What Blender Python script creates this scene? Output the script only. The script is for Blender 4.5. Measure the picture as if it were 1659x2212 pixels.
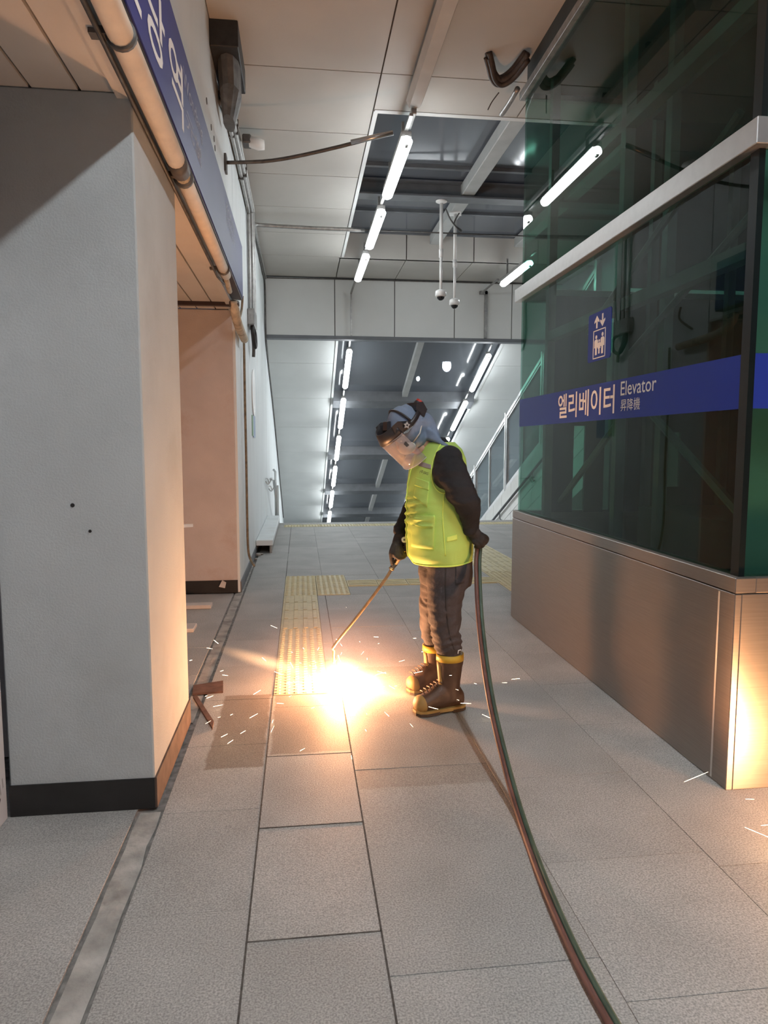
import bpy, bmesh, math, random
from mathutils import Vector, Matrix, noise
from mathutils.bvhtree import BVHTree
random.seed(7)
for o in list(bpy.data.objects): bpy.data.objects.remove(o)
SC = bpy.context.scene
COL = SC.collection

# ------------------------------------------------------------------ camera, world, exposure
cam_d = bpy.data.cameras.new('camera')
cam = bpy.data.objects.new('camera', cam_d); COL.objects.link(cam)
cam_d.sensor_fit = 'HORIZONTAL'; cam_d.sensor_width = 36.0
cam_d.lens = 36.0 * 1500.0 / 1659.0
cam.location = (0, 0, 1.45)
cam.rotation_euler = (math.radians(90 - 5.559), 0, math.radians(-6.867))
cam_d.clip_start = 0.02; cam_d.clip_end = 200
SC.camera = cam
W = bpy.data.worlds.new('night'); SC.world = W; W.use_nodes = True
W.node_tree.nodes['Background'].inputs[0].default_value = (0.020, 0.024, 0.032, 1)
W.node_tree.nodes['Background'].inputs[1].default_value = 1.0
VS = SC.view_settings
VS.view_transform = 'Standard'; VS.look = 'None'; VS.gamma = 1; VS.use_curve_mapping = False
VS.exposure = 0.66
TUBE = 17.0            # radiance of the lit tubes
TUBE_NEAR = 82.0       # unseen lamps near the viewer, boosted to light the foreground
TUBE_COL = (0.93, 0.98, 1.0)
SPARK_W = 76.0         # cutting arc on the floor
SPARK2_W = 36.0        # second cutting arc, beyond the right edge of the picture
SPARK_COL = (1.0, 0.40, 0.16)

# ------------------------------------------------------------------ materials
def nt(m):
    m.use_nodes = True
    return m.node_tree.nodes, m.node_tree.links, m.node_tree.nodes['Principled BSDF']
def mat(name, col, rough=0.6, metal=0.0, var=0.0, scale=8.0, bump=0.0, bscale=60.0, spec=0.5, dirt=None, dscale=2.0, stretch=None, coat=0):
    m = bpy.data.materials.new(name); N, L, B = nt(m)
    B.inputs['Base Color'].default_value = (*col, 1)
    B.inputs['Roughness'].default_value = rough; B.inputs['Metallic'].default_value = metal
    B.inputs['Specular IOR Level'].default_value = spec
    tc = N.new('ShaderNodeTexCoord'); out = tc.outputs['Object']
    if stretch:
        mp = N.new('ShaderNodeMapping'); mp.inputs['Scale'].default_value = stretch
        L.new(out, mp.inputs[0]); out = mp.outputs[0]
    csock = None
    if var > 0:
        t = N.new('ShaderNodeTexNoise'); t.inputs['Scale'].default_value = scale; t.inputs['Detail'].default_value = 6
        L.new(out, t.inputs['Vector'])
        r = N.new('ShaderNodeValToRGB'); r.color_ramp.elements[0].position = 0.3; r.color_ramp.elements[1].position = 0.7
        r.color_ramp.elements[0].color = (*[c * (1 - var) for c in col], 1)
        r.color_ramp.elements[1].color = (*[min(1, c * (1 + var)) for c in col], 1)
        L.new(t.outputs['Fac'], r.inputs[0]); csock = r.outputs[0]
    if dirt:
        t = N.new('ShaderNodeTexNoise'); t.inputs['Scale'].default_value = dscale; t.inputs['Detail'].default_value = 8; t.inputs['Roughness'].default_value = 0.7
        L.new(out, t.inputs['Vector'])
        r = N.new('ShaderNodeValToRGB'); r.color_ramp.elements[0].position = 0.52; r.color_ramp.elements[1].position = 0.72
        r.color_ramp.elements[0].color = (0, 0, 0, 1); r.color_ramp.elements[1].color = (1, 1, 1, 1)
        L.new(t.outputs['Fac'], r.inputs[0])
        mx = N.new('ShaderNodeMixRGB'); mx.inputs[1].default_value = (*col, 1); mx.inputs[2].default_value = (*dirt, 1)
        L.new(r.outputs[0], mx.inputs[0])
        if csock: L.new(csock, mx.inputs[1])
        csock = mx.outputs[0]
    if csock: L.new(csock, B.inputs['Base Color'])
    if bump > 0:
        t = N.new('ShaderNodeTexNoise'); t.inputs['Scale'].default_value = bscale; t.inputs['Detail'].default_value = 4
        L.new(out, t.inputs['Vector'])
        b = N.new('ShaderNodeBump'); b.inputs['Strength'].default_value = bump; b.inputs['Distance'].default_value = 0.01
        L.new(t.outputs['Fac'], b.inputs['Height']); L.new(b.outputs[0], B.inputs['Normal'])
    return m
def emit(name, col, s):
    m = bpy.data.materials.new(name); m.use_nodes = True; N = m.node_tree.nodes; L = m.node_tree.links
    N.clear(); e = N.new('ShaderNodeEmission'); o = N.new('ShaderNodeOutputMaterial')
    e.inputs[0].default_value = (*col, 1); e.inputs[1].default_value = s
    L.new(e.outputs[0], o.inputs[0]); return m
def granite(name, base, speck, use_stain=True):
    m = bpy.data.materials.new(name); N, L, B = nt(m)
    g = N.new('ShaderNodeNewGeometry'); oi = N.new('ShaderNodeObjectInfo')
    t1 = N.new('ShaderNodeTexNoise'); t1.inputs['Scale'].default_value = 170; t1.inputs['Detail'].default_value = 3
    t2 = N.new('ShaderNodeTexNoise'); t2.inputs['Scale'].default_value = 3.0; t2.inputs['Detail'].default_value = 7
    L.new(g.outputs['Position'], t1.inputs['Vector']); L.new(g.outputs['Position'], t2.inputs['Vector'])
    r = N.new('ShaderNodeValToRGB'); r.color_ramp.elements[0].position = 0.35; r.color_ramp.elements[1].position = 0.66
    r.color_ramp.elements[0].color = (*speck, 1); r.color_ramp.elements[1].color = (*base, 1)
    L.new(t1.outputs['Fac'], r.inputs[0])
    def mixmul(a, fac_out, lo, hi):
        mr = N.new('ShaderNodeMapRange'); mr.inputs[3].default_value = lo; mr.inputs[4].default_value = hi
        L.new(fac_out, mr.inputs[0])
        mm = N.new('ShaderNodeMixRGB'); mm.blend_type = 'MULTIPLY'; mm.inputs[0].default_value = 1
        L.new(a, mm.inputs[1]); L.new(mr.outputs[0], mm.inputs[2]); return mm.outputs[0]
    c = mixmul(r.outputs[0], t2.outputs['Fac'], 0.72, 1.22)
    c = mixmul(c, oi.outputs['Random'], 0.92, 1.06)
    if use_stain:   # damp brown patches left on the paving, with hard rectangular edges
        sep = N.new('ShaderNodeSeparateXYZ')
        wob = N.new('ShaderNodeTexNoise'); wob.inputs['Scale'].default_value = 14; L.new(g.outputs['Position'], wob.inputs['Vector'])
        ad = N.new('ShaderNodeVectorMath'); ad.operation = 'MULTIPLY_ADD'
        ad.inputs[1].default_value = (0.03, 0.03, 0); L.new(wob.outputs['Color'], ad.inputs[0]); L.new(g.outputs['Position'], ad.inputs[2])
        L.new(ad.outputs[0], sep.inputs[0])
        tot = None
        for (x0, x1, y0, y1, f) in [(-.445, -.185, 3.06, 3.98, 1.0), (-.155, .235, 3.175, 4.6, .9), (.235, .815, 2.80, 4.4, .5)]:
            cx, hx, cy, hy = (x0 + x1) / 2 + .015, (x1 - x0) / 2, (y0 + y1) / 2 + .015, (y1 - y0) / 2
            res = []
            for k, cc, hh in ((0, cx, hx), (1, cy, hy)):
                s = N.new('ShaderNodeMath'); s.operation = 'SUBTRACT'; L.new(sep.outputs[k], s.inputs[0]); s.inputs[1].default_value = cc
                a = N.new('ShaderNodeMath'); a.operation = 'ABSOLUTE'; L.new(s.outputs[0], a.inputs[0])
                q = N.new('ShaderNodeMapRange'); q.inputs[1].default_value = hh + .006; q.inputs[2].default_value = hh - .006
                L.new(a.outputs[0], q.inputs[0]); res.append(q.outputs[0])
            p = N.new('ShaderNodeMath'); p.operation = 'MULTIPLY'; L.new(res[0], p.inputs[0]); L.new(res[1], p.inputs[1])
            p2 = N.new('ShaderNodeMath'); p2.operation = 'MULTIPLY'; L.new(p.outputs[0], p2.inputs[0]); p2.inputs[1].default_value = f
            if tot is None: tot = p2.outputs[0]
            else:
                mxx = N.new('ShaderNodeMath'); mxx.operation = 'MAXIMUM'; L.new(tot, mxx.inputs[0]); L.new(p2.outputs[0], mxx.inputs[1]); tot = mxx.outputs[0]
        mm = N.new('ShaderNodeMixRGB'); mm.blend_type = 'MULTIPLY'; L.new(tot, mm.inputs[0]); L.new(c, mm.inputs[1])
        mm.inputs[2].default_value = (0.62, 0.54, 0.47, 1); c = mm.outputs[0]
    L.new(c, B.inputs['Base Color'])
    B.inputs['Roughness'].default_value = 0.62
    b = N.new('ShaderNodeBump'); b.inputs['Strength'].default_value = 0.25; b.inputs['Distance'].default_value = 0.004
    L.new(t1.outputs['Fac'], b.inputs['Height']); L.new(b.outputs[0], B.inputs['Normal'])
    return m
def glass(name, tint, diff, fac_diff, rough=0.0, refl=0.5):
    m = bpy.data.materials.new(name); m.use_nodes = True; N = m.node_tree.nodes; L = m.node_tree.links; N.clear()
    out = N.new('ShaderNodeOutputMaterial')
    t = N.new('ShaderNodeBsdfTransparent'); t.inputs[0].default_value = (*tint, 1)
    d = N.new('ShaderNodeBsdfDiffuse'); d.inputs[0].default_value = (*diff, 1)
    g = N.new('ShaderNodeBsdfGlossy'); g.inputs[0].default_value = (1, 1, 1, 1); g.inputs['Roughness'].default_value = rough
    f = N.new('ShaderNodeFresnel'); f.inputs[0].default_value = 1.0 + refl
    m1 = N.new('ShaderNodeMixShader'); m1.inputs[0].default_value = fac_diff
    L.new(t.outputs[0], m1.inputs[1]); L.new(d.outputs[0], m1.inputs[2])
    ge = N.new('ShaderNodeNewGeometry'); iv = N.new('ShaderNodeMath'); iv.operation = 'SUBTRACT'; iv.inputs[0].default_value = 1; L.new(ge.outputs['Backfacing'], iv.inputs[1])
    fm = N.new('ShaderNodeMath'); fm.operation = 'MULTIPLY'; L.new(f.outputs[0], fm.inputs[0]); L.new(iv.outputs[0], fm.inputs[1])   # reflect on the outer face only
    m2 = N.new('ShaderNodeMixShader'); L.new(fm.outputs[0], m2.inputs[0]); L.new(m1.outputs[0], m2.inputs[1]); L.new(g.outputs[0], m2.inputs[2])
    L.new(m2.outputs[0], out.inputs[0]); return m

M = {}
M['granite'] = granite('granite_paving', (0.525, 0.52, 0.50), (0.28, 0.275, 0.265))
M['granite_edge'] = granite('granite_edge', (0.50, 0.49, 0.47), (0.28, 0.27, 0.26), False)
M['mortar'] = mat('dark_mortar', (0.22, 0.21, 0.20), 0.95, var=.4, scale=30)
M['joint'] = mat('dark_joint_dirt', (0.085, 0.078, 0.07), 0.95, var=.5, scale=40)
M['concrete'] = mat('gutter_concrete', (0.40, 0.385, 0.36), 0.9, var=.3, scale=9, bump=.5, bscale=40, dirt=(.18, .165, .15), dscale=3)
M['plaster'] = mat('pillar_plaster', (0.47, 0.51, 0.525), 0.85, var=.05, scale=3, bump=.22, bscale=120, dirt=(.41, .44, .45), dscale=1.1)
M['plaster2'] = mat('old_pink_plaster', (0.60, 0.545, 0.53), 0.85, var=.06, scale=4, bump=.2, bscale=100, dirt=(.52, .42, .38), dscale=2)
M['skirt'] = mat('black_skirting', (0.014, 0.0135, 0.0135), 0.6, var=.3, scale=10)
M['skirt_dust'] = mat('dusty_brown_skirting', (0.12, 0.078, 0.060), 0.75, var=.35, scale=12)
M['whitewall'] = mat('white_wall_panel', (0.78, 0.82, 0.83), 0.55, var=.04, scale=2, dirt=(.66, .68, .67), dscale=1.5, stretch=(1, 1, .25))
M['ceil'] = mat('ceiling_panel', (0.52, 0.50, 0.465), 0.5, var=.04, scale=2, bump=.05, bscale=80)
M['ceil_gap'] = mat('ceiling_joint', (0.10, 0.10, 0.10), 0.9)
M['soffit'] = mat('soffit_board', (0.60, 0.57, 0.53), 0.7, var=.06, scale=3, bump=.08, bscale=70)
M['header'] = mat('header_panel', (0.70, 0.72, 0.71), 0.5, var=.03, scale=2)
M['steel_dark'] = mat('painted_grey_steel', (0.16, 0.17, 0.185), 0.55, metal=.2, var=.1, scale=6)
M['steel_mid'] = mat('painted_rafter_steel', (0.42, 0.43, 0.42), 0.55, var=.08, scale=5)
M['skyglass'] = glass('dirty_roof_glass', (0.80, 0.85, 0.92), (0.20, 0.215, 0.235), 0.58, .12, .40)
M['galv'] = mat('galvanised_conduit', (0.36, 0.355, 0.345), 0.42, metal=.7, var=.2, scale=20)
M['galv_dark'] = mat('dark_conduit', (0.12, 0.115, 0.11), 0.5, metal=.4, var=.3, scale=15)
M['black_rubber'] = mat('black_rubber', (0.022, 0.021, 0.02), 0.6, var=.3, scale=20)
M['cable_brown'] = mat('brown_black_cable', (0.05, 0.035, 0.028), 0.55, var=.3, scale=30)
M['insul'] = mat('cream_pipe_lagging', (0.74, 0.66, 0.56), 0.75, var=.08, scale=12, bump=.15, bscale=30)
M['insul_old'] = mat('stained_lagging', (0.60, 0.52, 0.40), 0.85, var=.25, scale=14, dirt=(.2, .15, .09), dscale=9)
M['tape'] = mat('dark_tape', (0.10, 0.085, 0.075), 0.55)
M['rust'] = mat('rusty_pipe', (0.23, 0.17, 0.11), 0.8, var=.4, scale=25)
M['sign_blue'] = mat('sign_blue', (0.035, 0.045, 0.21), 0.42, var=.05, scale=3, spec=.25)
M['sign_frame'] = mat('sign_frame_dark', (0.045, 0.028, 0.028), 0.5)
M['letter'] = mat('white_lettering', (0.85, 0.83, 0.82), 0.5)
M['letter_faint'] = mat('faded_lettering', (0.42, 0.44, 0.56), 0.6)
M['tube'] = emit('lit_diffuser', TUBE_COL, TUBE)
M['tube_near'] = emit('lit_diffuser_bright', TUBE_COL, TUBE_NEAR)
M['tube_off'] = mat('unlit_diffuser', (0.55, 0.53, 0.50), 0.35, var=.05)
M['white_plastic'] = mat('white_plastic', (0.80, 0.80, 0.79), 0.35)
M['black_gloss'] = mat('black_dome', (0.012, 0.012, 0.014), 0.08)
M['alu'] = mat('aluminium_frame', (0.62, 0.63, 0.63), 0.32, metal=.85, var=.05, scale=10)
M['steel_brushed'] = mat('brushed_stainless', (0.31, 0.275, 0.25), 0.33, metal=.72, var=.07, scale=30, stretch=(.15, .15, 6))
for nm0 in ('steel_brushed',):
    N_, L_, B_ = nt(M[nm0]); tg = N_.new('ShaderNodeTangent'); tg.direction_type = 'RADIAL'; tg.axis = 'Z'
    L_.new(tg.outputs[0], B_.inputs['Tangent']); B_.inputs['Anisotropic'].default_value = .75; B_.inputs['Anisotropic Rotation'].default_value = .25
M['steel_band'] = mat('satin_stainless_band', (0.72, 0.71, 0.70), 0.38, metal=.9, var=.04, scale=20)
M['eglass'] = glass('green_tinted_glass', (0.56, 0.75, 0.69), (0.03, 0.07, 0.055), 0.10, 0.0, .28)
M['eglass_edge'] = mat('dark_glass_seal', (0.006, 0.010, 0.010), 0.3)
M['band_blue'] = mat('blue_film', (0.020, 0.040, 0.27), 0.45, spec=.15)
M['shaft_dark'] = mat('shaft_dark_panel', (0.035, 0.042, 0.040), 0.6, var=.3, scale=3)
M['shaft_steel'] = mat('shaft_steel', (0.15, 0.165, 0.16), 0.5, metal=.3, var=.2, scale=5)
M['pale_backing'] = mat('pale_backing_panel', (0.42, 0.46, 0.44), 0.6, var=.1, scale=2)
M['rail_glass'] = glass('screen_glass', (0.62, 0.68, 0.70), (0.30, 0.34, 0.36), 0.45, 0.03, .5)
M['tile_white'] = mat('white_wall_tile', (0.82, 0.82, 0.78), 0.25, var=.03, scale=3)
M['tactile'] = mat('yellow_tactile', (0.66, 0.59, 0.36), 0.55, var=.1, scale=12, dirt=(.46, .41, .28), dscale=6)
M['rusty_bar'] = mat('rusty_brown_bar', (0.13, 0.065, 0.045), 0.75, var=.35, scale=18)
M['plank'] = mat('pale_plank', (0.62, 0.57, 0.53), 0.7, var=.1, scale=9)
M['film'] = mat('protective_white_film', (0.66, 0.66, 0.69), 0.45, var=.03)
M['ink'] = mat('grey_ink', (0.06, 0.065, 0.07), 0.7)
M['ink_faint'] = mat('faint_ink', (0.36, 0.36, 0.37), 0.7)
# worker
M['skin'] = mat('skin', (0.62, 0.36, 0.25), 0.5, var=.08, scale=30)
M['jacket'] = mat('black_jacket', (0.017, 0.017, 0.020), 0.85, var=.35, scale=10, bump=.25, bscale=70)
M['glove'] = mat('dark_glove', (0.030, 0.025, 0.024), 0.8, var=.4, scale=20, bump=.3, bscale=90)
M['vest'] = mat('fluorescent_yellow_vest', (0.52, 0.76, 0.17), 0.7, var=.06, scale=6, bump=.1, bscale=200)
M['vest_pipe'] = mat('vest_piping', (0.80, 1.0, 0.20), 0.6)
M['reflective'] = mat('grey_reflective_tape', (0.33, 0.31, 0.31), 0.45, var=.08)
M['trouser'] = mat('charcoal_brown_trousers', (0.058, 0.050, 0.053), 0.85, var=.25, scale=14, bump=.25, bscale=90)
M['boot'] = mat('brown_rubber_boot', (0.075, 0.042, 0.026), 0.55, var=.3, scale=12, bump=.1, bscale=60)
M['boot_ochre'] = mat('ochre_rubber', (0.30, 0.195, 0.06), 0.6, var=.2, scale=15)
M['boot_yellow'] = mat('yellow_boot_band', (0.56, 0.38, 0.04), 0.55, var=.1, scale=20)
M['boot_sole'] = mat('dark_sole', (0.06, 0.038, 0.025), 0.8)
M['hood'] = mat('blue_grey_hood_cloth', (0.22, 0.285, 0.40), 0.9, var=.07, scale=9, bump=.2, bscale=120)
M['mask'] = mat('white_dust_mask', (0.80, 0.76, 0.70), 0.8)
M['shield_black'] = mat('black_shield_plastic', (0.028, 0.026, 0.030), 0.42, var=.1)
M['visor'] = glass('clear_visor', (0.88, 0.86, 0.87), (0.66, 0.62, 0.63), 0.30, 0.03, .45)
M['knob_grey'] = mat('grey_knob', (0.48, 0.48, 0.49), 0.4)
M['red'] = mat('red_plastic', (0.55, 0.05, 0.035), 0.45)
M['brass'] = mat('worn_brass', (0.52, 0.40, 0.24), 0.35, metal=.9, var=.2, scale=30)
M['hose_red'] = mat('red_hose', (0.13, 0.060, 0.050), 0.55, var=.3, scale=12)
M['hose_green'] = mat('green_hose', (0.05, 0.085, 0.06), 0.55, var=.3, scale=12)
M['spark'] = emit('hot_spark', (1.0, 0.80, 0.52), 14)
M['arc'] = emit('white_hot_arc', (1.0, 0.82, 0.50), 45)

# ------------------------------------------------------------------ mesh helpers
def root_loc(p):
    l = Vector((0, 0, 0))
    while p is not None:
        l += p.location; p = p.parent
    return l
def smooth_mesh(me):
    me.polygons.foreach_set('use_smooth', [True] * len(me.polygons))
def add(name, vf, m, parent=None, smooth=False, loc=None):
    """link one mesh object; vf in world coordinates"""
    v, f = vf
    base = root_loc(parent) if parent else Vector(loc or (0, 0, 0))
    me = bpy.data.meshes.new(name)
    me.from_pydata([Vector(p) - base for p in v], [], f); me.update()
    if m: me.materials.append(m)
    if smooth: smooth_mesh(me)
    o = bpy.data.objects.new(name, me); COL.objects.link(o)
    if parent: o.parent = parent
    else: o.location = base
    return o
def addme(name, me, m, parent=None, loc=(0, 0, 0), rot=None):
    o = bpy.data.objects.new(name, me); COL.objects.link(o)
    if m and not me.materials: me.materials.append(m)
    if parent: o.parent = parent; o.location = Vector(loc) - root_loc(parent)
    else: o.location = loc
    if rot: o.rotation_euler = rot
    return o
def thing(name, label, cat, loc, group=None):
    o = bpy.data.objects.new(name, None); COL.objects.link(o); o.location = loc; o.empty_display_size = .1
    o['label'] = label; o['category'] = cat
    if group: o['group'] = group
    return o
def tag(o, label, cat, group=None):
    o['label'] = label; o['category'] = cat
    if group: o['group'] = group
    return o
def struct(o, label=None, cat=None):
    o['kind'] = 'structure'
    if label: o['label'] = label
    if cat: o['category'] = cat
    return o
def sempty(name, loc, label=None):
    o = bpy.data.objects.new(name, None); COL.objects.link(o); o.location = loc; o.empty_display_size = .1
    return struct(o, label)
def join(*vfs):
    V, Fc = [], []
    for v, f in vfs:
        n = len(V); V += list(v); Fc += [tuple(i + n for i in q) for q in f]
    return V, Fc
def box(a, b):
    x0, y0, z0 = [min(p, q) for p, q in zip(a, b)]; x1, y1, z1 = [max(p, q) for p, q in zip(a, b)]
    v = [(x0, y0, z0), (x1, y0, z0), (x1, y1, z0), (x0, y1, z0), (x0, y0, z1), (x1, y0, z1), (x1, y1, z1), (x0, y1, z1)]
    return v, [(0, 3, 2, 1), (4, 5, 6, 7), (0, 1, 5, 4), (1, 2, 6, 5), (2, 3, 7, 6), (3, 0, 4, 7)]
def bevbox(a, b, r=.004):
    bm = bmesh.new(); v, f = box(a, b)
    vs = [bm.verts.new(p) for p in v]
    for q in f: bm.faces.new([vs[i] for i in q])
    bmesh.ops.bevel(bm, geom=bm.edges[:], offset=r, segments=1, affect='EDGES')
    bm.verts.index_update()
    V = [p.co.copy() for p in bm.verts]; Fc = [tuple(x.index for x in p.verts) for p in bm.faces]; bm.free()
    return V, Fc
def prism(poly, vec):
    """extrude a flat polygon (list of 3-d points) along vec"""
    n = len(poly); vec = Vector(vec)
    v = [Vector(p) for p in poly] + [Vector(p) + vec for p in poly]
    f = [tuple(range(n))[::-1], tuple(range(n, 2 * n))]
    for i in range(n):
        j = (i + 1) % n; f.append((i, j, j + n, i + n))
    return v, f
def frame_of(d):
    d = d.normalized(); up = Vector((0, 0, 1)) if abs(d.z) < .92 else Vector((0, 1, 0))
    a = d.cross(up).normalized(); return a, a.cross(d).normalized()
def spline(pts, n=6):
    P = [Vector(p) for p in pts]; out = []
    for i in range(len(P) - 1):
        p0 = P[max(0, i - 1)]; p1 = P[i]; p2 = P[i + 1]; p3 = P[min(len(P) - 1, i + 2)]
        for k in range(n):
            t = k / n
            out.append(.5 * ((2 * p1) + (p2 - p0) * t + (2 * p0 - 5 * p1 + 4 * p2 - p3) * t * t + (3 * p1 - p0 - 3 * p2 + p3) * t ** 3))
    out.append(P[-1]); return out
def tube(pts, r, n=10):
    P = [Vector(p) for p in pts]; V, Fc = [], []
    rr = r if isinstance(r, (list, tuple)) else [r] * len(P)
    pa = None
    for i, p in enumerate(P):
        d = (P[min(i + 1, len(P) - 1)] - P[max(i - 1, 0)])
        if d.length < 1e-7: d = Vector((0, 0, 1))
        if pa is None: a, b = frame_of(d)
        else:
            d2 = d.normalized(); a = (pa - d2 * pa.dot(d2)).normalized(); b = a.cross(d2)
        pa = a
        for k in range(n):
            t = 2 * math.pi * k / n; V.append(p + (a * math.cos(t) + b * math.sin(t)) * rr[i])
    for i in range(len(P) - 1):
        for k in range(n):
            k2 = (k + 1) % n; Fc.append((i * n + k, i * n + k2, (i + 1) * n + k2, (i + 1) * n + k))
    Fc.append(tuple(range(n))[::-1]); Fc.append(tuple(range((len(P) - 1) * n, len(P) * n)))
    return V, Fc
def loft(rings, n=20):
    """rings: (centre, vec_a, vec_b) ellipses"""
    V, Fc = [], []
    for c, a, b in rings:
        c, a, b = Vector(c), Vector(a), Vector(b)
        for k in range(n):
            t = 2 * math.pi * k / n; V.append(c + a * math.cos(t) + b * math.sin(t))
    m = len(rings)
    for i in range(m - 1):
        for k in range(n):
            k2 = (k + 1) % n; Fc.append((i * n + k, i * n + k2, (i + 1) * n + k2, (i + 1) * n + k))
    Fc.append(tuple(range(n))[::-1]); Fc.append(tuple(range((m - 1) * n, m * n)))
    return V, Fc
def ellipsoid(c, a, b, d, nu=20, nv=12):
    c, a, b, d = Vector(c), Vector(a), Vector(b), Vector(d); V, Fc = [], []
    V.append(c - d)
    for i in range(1, nv):
        p = -math.pi / 2 + math.pi * i / nv
        for k in range(nu):
            t = 2 * math.pi * k / nu; V.append(c + (a * math.cos(t) + b * math.sin(t)) * math.cos(p) + d * math.sin(p))
    V.append(c + d); top = len(V) - 1
    for k in range(nu):
        k2 = (k + 1) % nu; Fc.append((0, 1 + k2, 1 + k)); Fc.append((top, 1 + (nv - 2) * nu + k, 1 + (nv - 2) * nu + k2))
    for i in range(nv - 2):
        for k in range(nu):
            k2 = (k + 1) % nu; Fc.append((1 + i * nu + k, 1 + i * nu + k2, 1 + (i + 1) * nu + k2, 1 + (i + 1) * nu + k))
    return V, Fc
def sphere(c, r, nu=16, nv=10): return ellipsoid(c, (r, 0, 0), (0, r, 0), (0, 0, r), nu, nv)
def disc(c, axis, r, h, n=20):
    axis = Vector(axis).normalized(); c = Vector(c); return tube([c, c + axis * h], r, n)
def chain(pts, rs, n=14, caps=True):
    """rounded tapered limb"""
    P = spline(pts, 4); R = []
    for i in range(len(P)):
        t = i / 4; k = min(int(t), len(rs) - 2); u = t - k; R.append(rs[k] * (1 - u) + rs[k + 1] * u)
    parts = [tube(P, R, n)]
    if caps: parts += [sphere(P[0], R[0], n, 8), sphere(P[-1], R[-1], n, 8)]
    return join(*parts)
def fuse(name, vf, voxel, m, parent, it=4, disp=None):
    """weld overlapping volumes into ONE continuous surface"""
    v, f = vf
    me = bpy.data.meshes.new('tmp'); me.from_pydata([tuple(p) for p in v], [], f)
    o = bpy.data.objects.new('tmp', me); COL.objects.link(o)
    md = o.modifiers.new('r', 'REMESH'); md.mode = 'VOXEL'; md.voxel_size = voxel
    sm = o.modifiers.new('s', 'SMOOTH'); sm.factor = .5; sm.iterations = it
    dg = bpy.context.evaluated_depsgraph_get(); dg.update()
    res = bpy.data.meshes.new_from_object(o.evaluated_get(dg))
    bpy.data.objects.remove(o); bpy.data.meshes.remove(me)
    base = root_loc(parent) if parent else Vector((0, 0, 0))
    nrm = [x.normal.copy() for x in res.vertices]
    for i, x in enumerate(res.vertices):
        c = x.co.copy()
        if disp: c = c + nrm[i] * disp(c)
        x.co = c - base
    res.materials.clear(); res.materials.append(m); smooth_mesh(res); res.name = name; res.update()
    ob = bpy.data.objects.new(name, res); COL.objects.link(ob)
    if parent: ob.parent = parent
    return ob
def text_vf(body, bold=.0):
    cu = bpy.data.curves.new('t', 'FONT'); cu.body = body; cu.offset = bold; cu.resolution_u = 3
    o = bpy.data.objects.new('t', cu); COL.objects.link(o)
    dg = bpy.context.evaluated_depsgraph_get(); dg.update()
    me = bpy.data.meshes.new_from_object(o.evaluated_get(dg))
    v = [p.co.copy() for p in me.vertices]; f = [tuple(p.vertices) for p in me.polygons]
    bpy.data.objects.remove(o); bpy.data.meshes.remove(me)
    return v, f
def text_fit(body, org, ex, ey, w, h, lift, bold=.0):
    """flat lettering: org = lower-left corner, ex / ey unit directions, fitted to w x h"""
    v, f = text_vf(body, bold); org, ex, ey = Vector(org), Vector(ex), Vector(ey); nz = ex.cross(ey)
    x0 = min(p.x for p in v); x1 = max(p.x for p in v); y0 = min(p.y for p in v); y1 = max(p.y for p in v)
    return [org + ex * ((p.x - x0) / (x1 - x0) * w) + ey * ((p.y - y0) / (y1 - y0) * h) + nz * lift for p in v], f

# ================================================================== SETTING
XL = -0.60     # face of the left wall
XE = 1.762     # elevator side
ZC = 4.42      # ceiling height
YH = 12.8      # header beam above the stair head
# ---- floor
floor = struct(add('floor', join(box((-3.2, -3, -.30), (4.6, 12.9, -.014))), M['mortar']), 'grey granite paved station concourse floor')
tile_cache = {}
def tile(x0, x1, y0, y1, m='granite', z=0.0, g=.0009, name='paving_tile'):
    w, d = round(x1 - x0, 4), round(y1 - y0, 4); key = (w, d, m)
    if key not in tile_cache:
        v, f = bevbox((-w / 2 + g, -d / 2 + g, -.03), (w / 2 - g, d / 2 - g, 0), .0008)
        me = bpy.data.meshes.new(name); me.from_pydata([tuple(p) for p in v], [], f); me.materials.append(M[m]); tile_cache[key] = me
    return addme(name, tile_cache[key], None, floor, ((x0 + x1) / 2, (y0 + y1) / 2, z + random.uniform(-.0012, .0008)))
R0 = 1.935 - 4 * .61
def rows(off, ya, yb, step=.61):
    y = R0 + off - step
    while y < yb - 1e-3:
        a, b = max(y, ya), min(y + step, yb)
        if b - a > .03: yield a, b
        y += step
TB = []   # rectangles covered by tactile paving
def hole(x0, x1, y0, y1): TB.append((x0, x1, y0, y1))
hole(-.172, .150, 3.95, 7.62); hole(.150, .472, 6.62, 7.62); hole(.472, 2.06, 7.0, 7.32); hole(2.06, 2.66, 6.6, 9.9); hole(-.30, 4.6, 12.26, 12.58)
def put(x0, x1, y0, y1):
    """lay a tile, cut around the tactile strips"""
    for (a, b, c, d) in TB:
        if x0 < b - 1e-3 and x1 > a + 1e-3 and y0 < d - 1e-3 and y1 > c + 1e-3:
            if y0 < c - .02: put(x0, x1, y0, c)
            if y1 > d + .02: put(x0, x1, d, y1)
            yy0, yy1 = max(y0, c), min(y1, d)
            if x0 < a - .02: put(x0, a, yy0, yy1)
            if x1 > b + .02: put(b, x1, yy0, yy1)
            return
    if x0 >= XE - .05 and x1 <= 3.9 and y0 >= 2.7 and y1 <= 5.5: return
    tile(x0, x1, y0, y1)
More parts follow.
